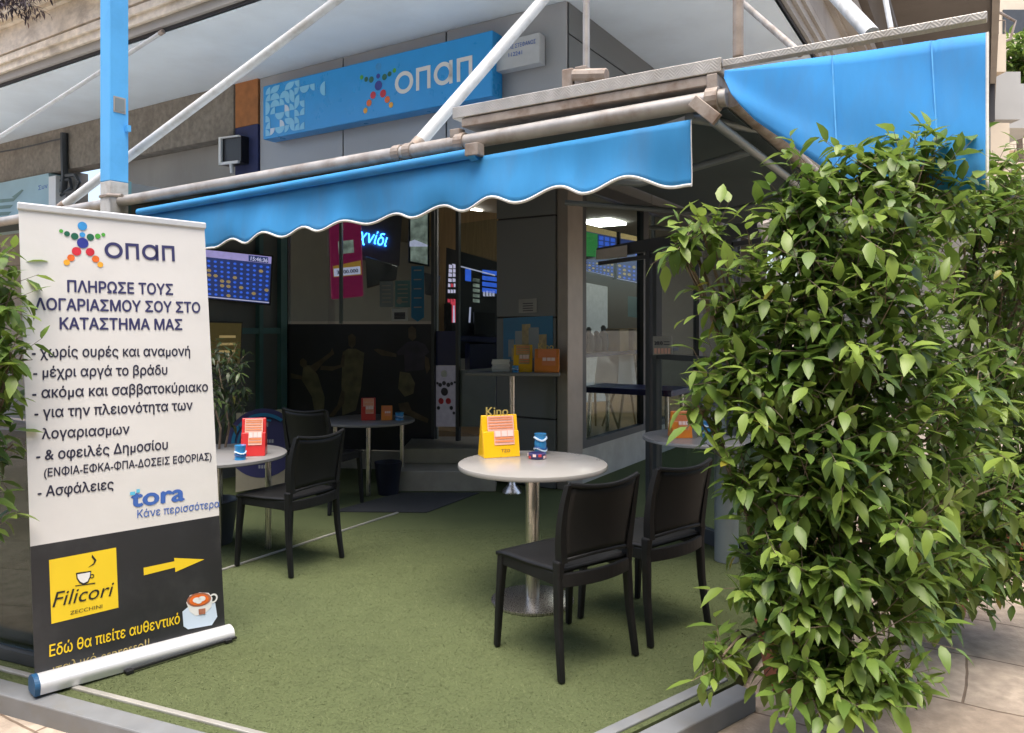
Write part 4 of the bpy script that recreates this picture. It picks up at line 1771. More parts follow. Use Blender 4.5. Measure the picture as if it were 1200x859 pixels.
ring(g, c_ + pb.n * .002, pb.n.cross(Z).normalized(), Z, .22, .02, 36, -70, 110)
g.k = 2
for (x0, x1, yy, hh_) in ((296, 318, 500, 5), (298, 316, 512, 4), (299, 322, 519, 4), (299, 318, 526, 4), (303, 316, 549, 4)):
    for i in range(int((x1 - x0) / 3.2)):
        xa = x0 + i * 3.2
        g.poly(on(pb, [(xa, yy), (xa + 2.3, yy - .2), (xa + 2.3, yy - hh_ - .2), (xa, yy - hh_)], .005))
g.build('disc_print', [M['ink_navy'], M['poster_blue'], mat('disc_white', (.35, .36, .4), .6)], bd)

# ---------------------------------------------------------------- banner
GB = level(-.0)
BL, BR = Vector((-1.945, 3.08, .0)), Vector((-1.364, 3.68, .0))
bdir = (BR - BL).normalized()
bw = Vector((-bdir.y, bdir.x, 0))                # away from us
if bw.y < 0:
    bw = -bw
upb = (Z * 2.0 + bw * .13).normalized()
BP = Pl(BL + Z * .07, bdir.cross(upb))
bn_ = BP.n
t = thing('rollup_banner', 'tall white and black roll up banner with Greek text and coffee advert', 'banner', tuple((BL + BR) / 2))
sheet_px = [(21.5, 243), (239.5, 266.5), (264, 742), (41, 800)]


def lerp2(s_, r_):
    a_ = Vector(sheet_px[0]).lerp(Vector(sheet_px[1]), s_)
    c_ = Vector(sheet_px[3]).lerp(Vector(sheet_px[2]), s_)
    return a_.lerp(c_, r_)


def strip(g, r0, r1, off, nx=10, ny=20):
    vs = []
    for j in range(ny + 1):
        for i in range(nx + 1):
            s_ = i / nx
            p2 = lerp2(s_, r0[0] + (r1[0] - r0[0]) * j / ny + ((r0[1] - r0[0]) + ((r1[1] - r1[0]) - (r0[1] - r0[0])) * j / ny) * s_)
            vs.append(BP.p(p2.x, p2.y, off))
    g.add(vs, [(j * (nx + 1) + i, (j + 1) * (nx + 1) + i, (j + 1) * (nx + 1) + i + 1, j * (nx + 1) + i + 1) for j in range(ny) for i in range(nx)])


k0 = (640.5 - 243) / (800 - 243)
k1 = (604 - 266.5) / (742 - 266.5)
g = MB()
strip(g, (0, 0), (k0, k1), 0)
g.k = 1
strip(g, (k0, k1), (1, 1), 0)
sheet = g.build('banner_sheet', [M['banner'], M['banner_black']], t, solid=.0012)
g = MB()
a_, c_ = BP.p(20, 241), BP.p(241, 265)
g.bar(a_, c_, .02, .032)
g.build('top_rail', M['alu'], t, bevel=.006)
# cassette: a rounded aluminium housing with blue end caps
g = MB()
e0, e1 = at(37, 803, 3.06), at(270, 741, 3.665)
ax = (e1 - e0).normalized()
sdv = ax.cross(Z).normalized()
if sdv.y > 0:
    sdv = -sdv
uz = Z
prof = []
for i in range(15):
    an = R(-20 + 200 * i / 14)
    prof.append((math.cos(an) * .056, math.sin(an) * .045 + .0))
prof += [(-.05, -.04), (.045, -.04)]


def ext_prof(g, p0, p1, prof, s_=1.0):
    a_ = [p0 + sdv * (x * s_) + uz * (z * s_) for x, z in prof]
    g.prism(a_, p1 - p0)


prof = [(x * .85, z * .85) for x, z in prof]
ext_prof(g, e0 + ax * .02, e1, prof)
g.build('cassette', M['alu'], t, smooth=True)
g = MB()
ext_prof(g, e0, e0 + ax * .02, prof, 1.04)
g.build('end_cap', M['cap_blue'], t)
g = MB()
for k in (.42, .95):
    q = e0.lerp(e1, k)
    q.z = .012
    g.bar(q - sdv * .1 + Z * 0, q + sdv * .075, .03, .012)
g.bar(Vector((e0.lerp(e1, .4).x, e0.lerp(e1, .4).y, .014)) + sdv * .06, Vector((e1.x, e1.y, .014)) + sdv * .06, .012, .01)
g.build('foot', M['black'], t)
# printed matter
dk = ['dot_b', 'dot_d', 'dot_g', 'dot_l', 'dot_r', 'dot_o', 'dot_y']
g = MB()
star(g, BP, zs([(267, 97, 14, 'dot_b'), (267, 125, 8.5, 'dot_b'), (268, 152, 17, 'dot_d'), (242, 130, 11, 'dot_g'), (217, 122, 8.5, 'dot_g'), (198, 113, 6, 'dot_l'),
                (293, 133, 11, 'dot_g'), (317, 130, 8.5, 'dot_l'), (335, 125, 6, 'dot_l'), (248, 179, 14, 'dot_r'), (230, 200, 11, 'dot_o'), (216, 215, 9.5, 'dot_y'),
                (292, 181, 13, 'dot_r'), (310, 204, 11, 'dot_o'), (325, 222, 9, 'dot_y')], 2.771, 0, 2.771, 230), dk)
g.build('star_emblem', [M[k] for k in dk], sheet)
g = MB()
logo_letters(g, BP, (122.5, 302.5), (206.5, 306.5), 18.5)
g.build('brand_text', M['ink_navy'], sheet)
for s_, a_, c_ in (('ΠΛΗΡΩΣΕ ΤΟΥΣ', (78.7, 342), (202.8, 345.5)), ('ΛΟΓΑΡΙΑΣΜΟΥ ΣΟΥ ΣΤΟ', (40.8, 363), (234.6, 366.5)), ('ΚΑΤΑΣΤΗΜΑ ΜΑΣ', (69.6, 385.8), (213.6, 386.5))):
    g = MB()
    write(g, s_, BP, a_, c_, 12.4, .03)
    g.build('headline_text', M['ink_navy'], sheet)
g = MB()
for s_, a_, c_, cp in (('- χωρίς ουρές και αναμονή', (37, 418.8), (222.7, 417), 11.5), ('- μέχρι αργά το βράδυ', (38.7, 442.3), (196, 438.8), 11.5),
                       ('- ακόμα και σαββατοκύριακο', (37.5, 466.8), (243.6, 458.5), 11.5), ('- για την πλειονότητα των', (40, 490), (225.6, 480), 11.5),
                       ('λογαριασμων', (48.7, 514.5), (151.6, 508.3), 11.5), ('- & οφειλές Δημοσίου', (42.2, 540), (196.5, 526.3), 11.5),
                       ('(ΕΝΦΙΑ-ΕΦΚΑ-ΦΠΑ-ΔΟΣΕΙΣ ΕΦΟΡΙΑΣ)', (51.3, 559), (247.8, 538.8), 8.8), ('- Ασφάλειες', (43.8, 582.8), (133, 572.8), 11.5)):
    g = MB()
    write(g, s_, BP, a_, c_, cp, .02)
    g.build('list_text', M['ink_dark'], sheet)
g = MB()
write(g, 'tora', BP, (152.7, 594.5), (216.3, 586), 20, .035)
g.k = 1
g.poly(on(BP, [(152, 576.5), (158, 576), (158, 580), (152, 580.5)], .004))
g.poly(on(BP, [(159.5, 573.5), (163.5, 573), (163.5, 577), (159.5, 577.5)], .004))
g.build('brand_text', [M['ink_blue'], M['ink_cyan']], sheet)
g = MB()
write(g, 'Κάνε περισσότερα', BP, (160.6, 607), (257, 594), 8.6, .006)
g.build('slogan_text', M['ink_blue'], sheet)


def z9(l):
    return [(x / 5.217 + 40, y / 5.217 + 640) for x, y in l]


mats = ['ink_yellow', 'black', 'white', 'dot_o', 'poster_tan', 'pot', 'tile_white']
g = MB()
g.k = 0
g.poly(on(BP, z9([(90, 85), (500, 8), (515, 375), (105, 475)]), .002))
g.k = 1
g.poly(on(BP, z9([(254, 165), (260, 162), (348, 150), (345, 185), (330, 222), (300, 236), (275, 225), (258, 198)]), .003))
ring(g, BP.p(*z9([(352, 183)])[0], .0035), bdir, upb, .009, .004, 16)
g.poly(on(BP, z9([(250, 240), (372, 222), (372, 229), (250, 245)]), .0035))
g.poly(on(BP, z9([(352, 50), (380, 85), (365, 112), (325, 132), (360, 105), (366, 88), (350, 68)]), .0035))
g.k = 2
g.poly(on(BP, z9([(262, 172), (342, 158), (338, 185), (325, 214), (300, 226), (280, 216), (265, 195)]), .004))
write(g, 'Filicori', BP, (0, 0), (1, 0)) if False else None
g.k = 1
write(g, 'Filicori', BP, (61, 711.5), (133, 697.5), 17, .0, .004, shear=.25)
write(g, 'ZECCHINI', BP, (81.8, 720.3), (119.5, 712), 4.2, 0, .004)
g.build('brand_square', [M[m] for m in mats], sheet)
g = MB()
g.poly(on(BP, z9([(668, 132), (857, 92), (855, 72), (1040, 80), (862, 158), (860, 130), (670, 178)]), .002))
g.build('arrow_print', M['ink_yellow'], sheet)
g = MB()
g.k = 6
g.poly(on(BP, z9([(905, 400), (940, 370), (1105, 345), (1118, 430), (1085, 482), (940, 508), (912, 490)]), .003))
g.k = 2
g.poly(on(BP, z9([(928, 345), (950, 300), (1010, 282), (1065, 285), (1088, 315), (1082, 370), (1040, 412), (985, 425), (950, 400)]), .004))
ring(g, BP.p(*z9([(1092, 318)])[0], .0045), bdir, upb, .022, .008, 18)
g.k = 3


def ell(cx_, cy_, rx, ry, off, tl=-.12):
    pts = []
    for i in range(24):
        a_ = i / 24 * 6.283
        x, y = rx * math.cos(a_), ry * math.sin(a_)
        pts.append((cx_ + x, cy_ + y + x * tl))
    g.poly(on(BP, z9(pts), off))


g.k = 5
ell(1005, 326, 74, 42, .005)
g.k = 3
ell(1005, 327, 60, 33, .006)
g.k = 2
ell(990, 328, 24, 16, .007)
ell(1022, 320, 22, 16, .007)
ell(1003, 338, 18, 12, .0075)
g.k = 5
g.poly(on(BP, z9([(1002, 384), (1044, 378), (1044, 412), (1004, 418)]), .006))
g.build('coffee_print', [M[m] for m in mats], sheet)
g = MB()
write(g, 'Εδώ θα πιείτε αυθεντικό', BP, (57.6, 769.6), (210.6, 730.2), 12.5, .015)
g.build('coffee_text', M['ink_yellow'], sheet)
g = MB()
write(g, 'ιταλικό espresso!!', BP, (62, 791), (175, 758), 11, .0)
g.build('worn_text', M['ink_yellow_faded'], sheet)

# smoked glass windbreak behind the banner
wp = thing('glass_windbreak', 'smoked glass windbreak panel behind the left side of the banner', 'glass screen', tuple(Kc + Kl * 2.4))
w0, w1 = Kc + Kl * 2.05 - Nl * .14, Kc + Kl * 5.5 - Nl * .14
g = MB()
g.prism([w0 + Z * .06, w1 + Z * .06, w1 + Z * 1.0, w0 + Z * 1.0], -Nl * .008)
g.build('glass_pane', M['glass_dark'], wp)
g = MB()
g.bar(w0 + Z * .03, w1 + Z * .03, .04, .05)
g.bar(w0 + Z * 1.02, w1 + Z * 1.02, .035, .03)
for k in (0, .5, 1):
    q = w0.lerp(w1, k)
    g.box(q + Z * .5, .04, .045, 1.0, Kl, Nl, Z)
g.build('frame', M['frame_dark'], wp)

# ================================================================= SHOP INTERIOR AND SCREENS
def screen(name, label, pl, px, grp, body='black', th=.04):
    """a flat monitor: housing plus lit picture filled by fill(g, P)"""
    cpt = pl.p(sum(p[0] for p in px) / 4, sum(p[1] for p in px) / 4)
    t = thing(name, label, 'screen', tuple(cpt), group=grp)
    cx_ = sum(p[0] for p in px) / 4
    cy_ = sum(p[1] for p in px) / 4
    out = [(cx_ + (x - cx_) * 1.06, cy_ + (y - cy_) * 1.07) for x, y in px]
    g = MB()
    g.prism(on(pl, out), -pl.n * th)
    g.build('housing', M[body], t)

    def P(s_, r_, off=.003):
        a_ = Vector(px[0]).lerp(Vector(px[1]), s_)
        c_ = Vector(px[3]).lerp(Vector(px[2]), s_)
        q = a_.lerp(c_, r_)
        return pl.p(q.x, q.y, off)
    return t, P


def cellr(g, P, s0, r0, s1, r1, off=.003):
    g.poly([P(s0, r1, off), P(s1, r1, off), P(s1, r0, off), P(s0, r0, off)])


def number_grid(t, P, rg, base='scr_navy', head='scr_lilac', cols=10, rows_=8, clock=None, pl=None):
    mats = [base, head, 'scr_gold', 'scr_blue', 'scr_white']
    g = MB()
    cellr(g, P, 0, 0, 1, 1, .002)
    g.k = 1
    cellr(g, P, 0, 0, 1, .15, .003)
    for i in range(cols):
        for j in range(rows_):
            s_, r_ = (i + .5) / cols, .18 + (j + .5) * .78 / rows_
            lit = rg.random() < .24
            g.k = 2 if lit else 3
            k = .36 if lit else .26
            g.poly([P(s_ + k / cols * math.cos(a_), r_ + k * .78 / rows_ * math.sin(a_), .004) for a_ in [x * .785 for x in range(8, 0, -1)]])
    g.k = 4
    cellr(g, P, 0, .965, 1, .985, .004)
    g.build('picture', [M[m] for m in mats], t)


sw_ = side(-6.2)
rg = random.Random(2)
t, P = screen('wall_screen', 'tilted screen with gold and blue number grid left of the mural', Pl(sw_.p(280, 322), U + V * -.12 - Z * .1), [(240, 292.5), (318, 301), (315, 356), (242, 349)], 'number screens on the terrace wall')
number_grid(t, P, rg)
g = MB()
pl_ = Pl(sw_.p(280, 322), U + V * -.12 - Z * .1)
g.k = 0
g.poly(on(pl_, [(291, 299), (314, 301.5), (314, 308.5), (291, 306)], .005))
g.k = 1
write(g, '15:46:36', pl_, (293, 305), (313, 307.5), 4.5, .03, .007)
g.build('clock', [M['scr_navy'], M['scr_white']], t)
t, P = screen('wall_screen', 'dim ochre screen under the number grid screen', Pl(sw_.p(265, 402), U + V * -.3), [(240, 378), (283, 379), (281, 426), (240, 428)], 'number screens on the terrace wall')
g = MB()
cellr(g, P, 0, 0, 1, 1, .002)
g.k = 1
for i in range(3):
    cellr(g, P, .4, .3 + i * .18, .85, .36 + i * .18, .003)
g.build('picture', [M['scr_ochre'], M['scr_gold']], t)

# pink price totem behind the glass
pk = Pl(at(405, 300, 8.6), Vector((.2, -1, 0)))
t = thing('price_totem', 'hanging magenta panel with gold band and white price box', 'display panel', tuple(pk.p(405, 306)))
g = MB()
g.prism(on(pk, [(385, 255), (423, 252), (426, 347), (388, 351)]), -pk.n * .08)
g.build('panel', M['pink'], t, bevel=.02)
g = MB()
g.poly(on(pk, [(390, 312), (423, 305), (424, 322), (391, 325)], .003))
g.k = 1
g.poly(on(pk, [(391, 315), (422, 312), (422.5, 321), (391.5, 324)], .005))
g.k = 2
write(g, '3.100.000', pk, (395, 321.5), (420, 319), 4.2, .03, .008)
g.k = 3
g.poly(on(pk, [(396, 283), (414, 281), (415, 296), (397, 298)], .003))
g.build('price_print', [M['pink_band'], M['scr_white'], M['ink_dark'], M['photo_mix']], t)
# neon word on grey board
nb = Pl(at(440, 290, 9.0), Vector((.45, -1, -.05)))
t = thing('neon_sign', 'blue neon word glowing on a grey wall board', 'neon sign', tuple(nb.p(440, 280)))
g = MB()
g.prism(on(nb, [(385, 240), (472, 236), (468, 312), (430, 305), (385, 300)]), -nb.n * .05)
g.build('board', mat('grey_board', (.20, .20, .23), .6), t)
g = MB()
write(g, 'παιχνίδι', nb, (398, 277), (452, 289), 14, .0, .02, shear=.15)
g.build('neon_tube', M['neon'], t)
# light box picture
lb = Pl(at(490, 280, 8.8), Vector((.2, -1, 0)))
t = thing('light_box', 'framed picture panel with white lamp glare beside neon board', 'light box', tuple(lb.p(490, 280)))
g = MB()
g.prism(on(lb, [(479, 246), (503, 242), (503, 312), (479, 308)]), -lb.n * .05)
g.build('frame', M['frame_dark'], t)
g = MB()
g.poly(on(lb, [(481, 306), (501, 310), (501, 243), (481, 247)], .004)[::1])
g.k = 1
g.poly(on(lb, [(480, 289), (501, 289), (501, 287), (486, 281), (480, 283)], .006))  # lamp glare painted on as a glowing white patch
g.build('picture', [M['photo_mix'], M['scr_white']], t)
# black hanging monitor seen from behind under the neon board, and notices on the glass
t = thing('monitor_back', 'black slanted monitor seen from behind under the neon board', 'monitor', tuple(at(447, 325, 8.7)))
g = MB()
g.prism([at(428, 300, 8.5), at(466, 312, 8.9), at(464, 328, 8.9), at(430, 338, 8.5)], (0, .05, 0))
g.build('housing', M['black'], t, bevel=.01)
t = thing('monitor_back', 'dark teal monitor leaning right of the notices', 'monitor', tuple(at(505, 330, 8.4)))
g = MB()
g.prism([at(497, 319, 8.3), at(516, 323, 8.6), at(511, 348, 8.6), at(498, 345, 8.3)], (0, .05, 0))
g.build('housing', M['black'], t, bevel=.01)
nt_ = Pl(bay.o + bn * .006, bn)
for (x0, y0, x1, y1, mm, lab) in ((445, 330, 461, 360, 'frame_grey', 'pale list notice stuck on the glass left of the round badge notice'),
                                  (463, 329, 481, 360, 'teal', 'teal notice with round badge stuck on the glass'),
                                  (482, 312, 497, 372, 'poster_blue', 'long teal pennant notice with pointed end on the glass'),
                                  (459, 362, 478, 376, 'grey_panel', 'small white card at the bottom of the glass')):
    t = thing('glass_notice', lab, 'notice', tuple(nt_.p((x0 + x1) / 2, (y0 + y1) / 2)), group='notices on the entrance glass')
    g = MB()
    px = [(x0, y0), (x1, y0 - .4), (x1, y1), ((x0 + x1) / 2, y1 + (5 if mm == 'poster_blue' else 0)), (x0, y1)]
    g.prism(on(nt_, px), bn * .002)
    g.build('sheet', M[mm], t)
    g = MB()
    if mm == 'teal':
        g.disc(nt_.p(468, 353, .004), bn, .03)
    for i in range(5):
        yy = y0 + 4 + i * (y1 - y0 - 6) / 5
        g.poly(on(nt_, [(x0 + 3, yy + 1.6), (x1 - 3, yy + 1.4), (x1 - 3, yy), (x0 + 3, yy + .2)], .004))
    g.build('print', M['oldwall'] if mm != 'grey_panel' else M['ink_dark'], t)

# tan portal and counter shelf with packs inside the door
pt = Pl(at(545, 330, 9.2), Vector((.35, -1, 0)))
t = thing('sales_booth', 'tan framed booth with lit shelves of packs and screens inside the door', 'counter', tuple(pt.p(550, 500)))
g = MB()
g.prism(on(pt, [(516, 288), (523, 290), (521, 395), (513, 396)]), -pt.n * .1)
g.prism(on(pt, [(500, 240), (600, 252), (600, 312), (516, 288), (500, 288)]), -pt.n * .1)
g.build('portal', M['tan'], t)
g = MB()
g.prism(on(pt, [(523, 290), (600, 310), (600, 420), (521, 420)]), -pt.n * .25)
bk = g.build('back_panel', M['frame_dark'], t)
mats = ['scr_white', 'scr_blue', 'scr_red', 'photo_mix', 'panel_lit']
g = MB()
for j, (yy, mm) in enumerate(((310, 0), (315, 0), (320, 0), (326, 0), (332, 2), (339, 0), (350, 2))):
    for i in range(2 if j < 4 else 3):
        wd = 10 / (2 if j < 4 else 3)
        g.k = mm if not (j == 4 and i != 1) else 0
        x0 = 526 + i * wd - j * .25
        g.poly(on(pt, [(x0, yy + 3.6 + .8), (x0 + wd * .8, yy + 4.4), (x0 + wd * .8, yy + .8), (x0, yy)], .004))
for j in range(5):
    g.k = 3
    g.poly(on(pt, [(554, 330 + j * 6), (562, 331 + j * 6), (562, 327 + j * 6), (554, 326 + j * 6)], .004))
g.k = 1
for i in range(4):
    g.poly(on(pt, [(565, 330 + i * 7 - 9), (582, 332 + i * 7 - 9), (582, 327 + i * 7 - 9), (565, 325 + i * 7 - 9)], .004))
g.poly(on(pt, [(545, 329), (552, 330), (552, 316), (545, 315)], .004))
g.k = 0
for i in range(4):
    g.poly(on(pt, [(566 + i * 3.6, 347), (568.6 + i * 3.6, 347.4), (568.6 + i * 3.6, 341), (566 + i * 3.6, 340.6)], .004))
g.poly(on(pt, [(530, 310.5), (580, 323.5), (580, 322), (530, 309)], .006))
g.k = 2
g.poly(on(pt, [(529, 378), (534, 378), (535, 354), (528, 354)], .004))
g.k = 0
g.poly(on(pt, [(530.5, 378), (533, 378), (532.5, 358), (531, 358)], .006))
g.poly(on(pt, [(549, 378), (551, 378), (552, 360), (550, 360)], .006))
g.build('pack_shelf', [M[m] for m in mats], bk)
g = MB()
g.prism(on(pt, [(505, 392), (600, 396), (600, 402), (505, 398)]), pt.n * .3)
g.prism(on(pt, [(545, 402), (600, 402), (600, 500), (545, 500)]), pt.n * .2)
g.build('counter_top', M['navy'], t)
g = MB()
for x0, y0, x1, y1 in ((519, 356, 527, 392), (553, 366, 577, 392)):
    g.prism(on(pt, [(x0, y0), (x1, y0 + 1), (x1, y1), (x0, y1)], .1), -pt.n * .05)
g.build('till', M['black'], t)

# pillar poster and note
pp_ = front(VC - .004)
t = thing('city_poster', 'blue poster of stacked pale buildings on the pillar above the counter', 'poster', tuple(pp_.p(620, 395)))
g = MB()
g.prism(on(pp_, [(590, 373), (648, 370), (648, 420), (590, 424)]), -V * .004)
ps = g.build('sheet', M['poster_blue'], t)
g = MB()
rq = random.Random(9)
for (x, y, w_, h_) in ((596, 398, 7, 20), (604, 388, 9, 30), (612, 380, 10, 38), (620, 384, 12, 36), (632, 392, 9, 24), (600, 408, 14, 14)):
    g.k = rq.randrange(2)
    g.poly(on(pp_, [(x, y + h_), (x + w_, y + h_ - .4), (x + w_, y - .4), (x, y)], .006 + .0006 * rq.random() + .001 * (x - 590) / 60))
g.build('building_print', [M['poster_tan'], M['frame_grey']], ps)
t = thing('pillar_notice', 'small white notice taped on the pillar above blue poster', 'notice', tuple(pp_.p(618, 358)))
g = MB()
g.prism(on(pp_, [(608, 351), (629, 349.5), (629, 366), (608, 367)]), -V * .003)
ps = g.build('sheet', mat('grey_paper', (.34, .34, .34), .7), t)
g = MB()
for i in range(4):
    g.poly(on(pp_, [(613, 356.5 + i * 2.8), (625, 355.8 + i * 2.8), (625, 354.8 + i * 2.8), (613, 355.4 + i * 2.8)], .006))
g.build('print', M['ink_dark'], ps)

# street side window: screens, shelf, bags, boxes, furniture
wz = side(UC - .45)
for i, (px, lab, hd) in enumerate((([(684, 263), (722, 272), (722, 303), (684, 300)], 'upper left window screen showing green and blue blocks', 1),
                                   ([(727, 273), (764, 281), (764, 306), (727, 305)], 'upper right window screen with pale header', 2),
                                   ([(684, 304), (719, 304.5), (719, 325), (684, 317)], 'lower left window screen with dark number grid', 3),
                                   ([(723, 305), (768, 308), (768, 336), (723, 327)], 'lower right window screen with blue number grid', 3))):
    t, P = screen('window_screen', lab, wz, px, 'screens behind the side window')
    if hd == 3:
        number_grid(t, P, rg, cols=8, rows_=4, head='scr_navy')
    else:
        g = MB()
        cellr(g, P, 0, 0, 1, 1, .002)
        g.k = 1
        cellr(g, P, 0, 0, 1, .2, .004)
        g.k = 2 if hd == 1 else 0
        cellr(g, P, 0, .22, .42, 1, .004)
        g.k = 3
        for i in range(3):
            for j in range(4):
                cellr(g, P, .46 + i * .18, .26 + j * .18, .6 + i * .18, .4 + j * .18, .004)
        g.build('picture', [M['scr_navy'], M['scr_gold'], M['scr_green'], M['scr_blue']], t)
t = thing('ceiling_light', 'bright white ceiling light panel inside the side window', 'ceiling light', tuple(level(3.09).p(745, 231)))
g = MB()
g.prism(on(level(3.06), [(729, 225), (741, 225.5), (760, 235), (745, 237)]), (0, 0, .03))
g.build('diffuser', M['lamp'], t)
for u_, v_, lab in ((-6.2, 8.4, 'square light panel added above the entrance to brighten the shop'), (-5.0, 10.6, 'square light panel added deep inside to brighten the shop')):  # two extra panels added only to brighten the shop interior
    t = thing('ceiling_light', lab, 'ceiling light', tuple(W(u_, v_, 3.06)))
    g = MB()
    g.uv(u_ - .3, u_ + .3, v_ - .3, v_ + .3, 3.06, 3.095)
    g.build('diffuser', M['lamp'], t)
t = thing('display_shelf', 'long dark shelf across the side window', 'shelf', tuple(W(-3.7, 8, 1.12)))
g = MB()
g.uv(-3.75, -3.4, 6.6, 9.6, 1.18, 1.22)
g.build('shelf_board', M['navy'], t)
g = MB()
for v_ in (6.62, 9.5):
    g.uv(-3.74, -3.7, v_, v_ + .04, .33, 3.05)
g.build('upright', M['frame_dark'], t)
t = thing('white_screen_wall', 'pale white roller blind hanging inside side window', 'blind', tuple(at(697, 370, 9.6)))
g = MB()
g.prism([at(680, 330, 9.6), at(712, 336, 9.9), at(712, 470, 9.9), at(680, 472, 9.6)], (0, .05, 0))
g.build('blind', emis('glowing_blind', (.42, .43, .43), .1), t)  # faint glow in the blind stands in for light falling on it
sh = side(-3.5)
for i, (x, h_, lab) in enumerate(((690, 30, 'tall black bag on the window shelf nearest the pillar'), (699, 25, 'middle black bag on the window shelf'), (707, 31, 'black bag next to the boxes on window shelf'))):
    q = sh.p(x, 414)
    q.z = 1.222
    t = thing('black_bag', lab, 'bag', tuple(q), group='black bags on the window shelf')
    g = MB()
    hh_ = h_ / 890 * q.y
    g.lathe(q, [(.055, 0), (.062, hh_ * .3), (.055, hh_ * .65), (.025, hh_ * .8), (.03, hh_ * .92), (.012, hh_)], 10)
    g.build('bag_body', M['bag'], t, smooth=True)
for i, (x, lab) in enumerate(((722, 'brown carton on the window shelf beside black bags'), (737, 'middle brown carton on the window shelf'), (750, 'brown carton at the far end of window shelf'))):
    q = sh.p(x, 414)
    q.z = 1.222
    t = thing('carton', lab, 'box', tuple(q), group='brown cartons on the window shelf')
    g = MB()
    g.box(q + Z * .125, .2, .25, .25, U, V, Z)
    g.build('carton_body', M['cardboard'], t, bevel=.006)
    g = MB()
    g.box(q + Z * .252 + V * .01, .203, .06, .004, U, V, Z)
    g.build('tape', M['tan'], t)
fl_ = level(.33)


def shell_chair(label, q, rz):
    t = thing('shell_chair', label, 'chair', tuple(q), rz, 'white shell chairs inside the shop')
    Mx = TM[t.name]
    g = MB()
    pts = []
    for j in range(7):
        k = j / 6
        for i in range(9):
            x = -1 + i / 4
            if k < .5:
                y, z = .2 - k * .8, .44 + .03 * x * x
            else:
                y, z = -.2 - (k - .5) * .14, .44 + (k - .5) * .8 + .03 * x * x * (1 - k)
            y += .05 * x * x * k
            pts.append(Mx @ Vector((x * (.22 - .05 * max(0, k - .6)), y, z)))
    g.add(pts, [(j * 9 + i, j * 9 + i + 1, j * 9 + i + 10, j * 9 + i + 9) for j in range(6) for i in range(8)])
    g.build('shell', M['white'], t, smooth=True, solid=.01)
    for sx in (-1, 1):
        for sy in (-1, 1):
            g = MB()
            g.tube([Mx @ Vector((sx * .22, sy * .2, .003)), Mx @ Vector((sx * .1, sy * .1, .43))], [.012, .016], 8)
            g.build('leg', M['tan'], t, smooth=True)


shell_chair('white shell chair with wooden legs seen through the side window near the pillar', fl_.p(695, 503), R(120))
shell_chair('white shell chair behind the navy table through the side window', fl_.p(735, 501), R(200))
q = fl_.p(745, 512)
t = thing('navy_table', 'navy blue table inside the side window', 'table', tuple(q))
g = MB()
g.box(q + Z * .50, 1.0, .6, .06, U, V, Z)
g.build('tabletop', M['navy'], t, bevel=.005)
for sx in (-1, 1):
    for sy in (-1, 1):
        g = MB()
        g.tube([q + U * sx * .44 + V * sy * .24 + Z * .003, q + U * sx * .42 + V * sy * .22 + Z * .47], .022, 10)
        g.build('leg', M['steel'], t, smooth=True)
wb = Pl(at(735, 450, 10.5), Vector((.3, -1, 0)))
t = thing('wall_frame', 'dark framed notice board on the rear wall behind the cartons', 'notice board', tuple(wb.p(738, 440)))
g = MB()
g.prism(on(wb, [(713, 424), (757, 424), (757, 460), (713, 460)]), -wb.n * .04)
g.build('board', M['frame_dark'], t)
g = MB()
for i in range(4):
    for j in range(2):
        g.poly(on(wb, [(718 + i * 9, 440 + j * 14), (725 + i * 9, 440 + j * 14), (725 + i * 9, 430 + j * 14), (718 + i * 9, 430 + j * 14)], .004))
g.build('sheets', M['frame_grey'], t)
t = thing('teal_poster', 'small teal poster on the rear wall above the cartons', 'poster', tuple(wb.p(745, 365)))
g = MB()
g.prism(on(wb, [(736, 347), (758, 349), (758, 374), (736, 371)]), -wb.n * .01)
g.build('sheet', M['teal'], t)

# glazed partition on the right with rail, posts and notice
gp = thing('glass_partition', 'dark framed glass partition closing the right side of the terrace', 'glass screen', (.67, 6.6, 0))
g0, g1 = Vector((.75, 6.5, 0)), Vector((1.72, 4.42, 0))
gd = (g1 - g0).normalized()
gn = Vector((-gd.y, gd.x, 0))
g = MB()
g.bar(g0 + Z * 2.12, g1 + Z * 2.12, .06, .09)
gm = g0.lerp(g1, .34)
g.bar(g0 + Z * 2.035, g1 + Z * 2.035, .03, .03)
g.bar(gm + Z * 1.27, g1 + Z * 1.27, .04, .04)
g.bar(gm + Z * .06, g1 + Z * .06, .05, .1)
for k in (.32, .36, .72, 1.0):
    q = g0.lerp(g1, k)
    g.box(q + Z * 1.08, .05, .05, 2.15, gd, gn, Z)
g.build('frame', M['frame_dark'], gp)
g = MB()
for a_, c_ in ((.37, .71), (.73, .99)):
    p0, p1 = g0.lerp(g1, a_), g0.lerp(g1, c_)
    g.prism([p0 + Z * .11, p1 + Z * .11, p1 + Z * 1.25, p0 + Z * 1.25], gn * .006)
g.build('glass_pane', M['glass'], gp)
gpl = Pl(g0, gn)
t = thing('door_notice', 'square white notice with printed code on the glass partition', 'notice', tuple(gpl.p(781, 405)))
g = MB()
g.prism(on(gpl, [(770, 394), (792, 394), (793, 415), (770, 416)], .035), gpl.n * .003)
ps = g.build('sheet', mat('dim_paper', (.30, .29, .27), .7), t)
g = MB()
g.k = 0
write(g, '20.0', gpl, (772, 404), (782, 404), 4, .03, .041)
for i in range(2):
    g.poly(on(gpl, [(783, 401 + i * 3), (790, 401 + i * 3), (790, 400 + i * 3), (783, 400 + i * 3)], .041))
g.k = 1
for i in range(5):
    g.poly(on(gpl, [(772 + i * 4, 414.5), (775 + i * 4, 414.5), (775 + i * 4, 408), (772 + i * 4, 408)], .041))
g.build('print', [M['ink_dark'], M['paper_pink']], ps)
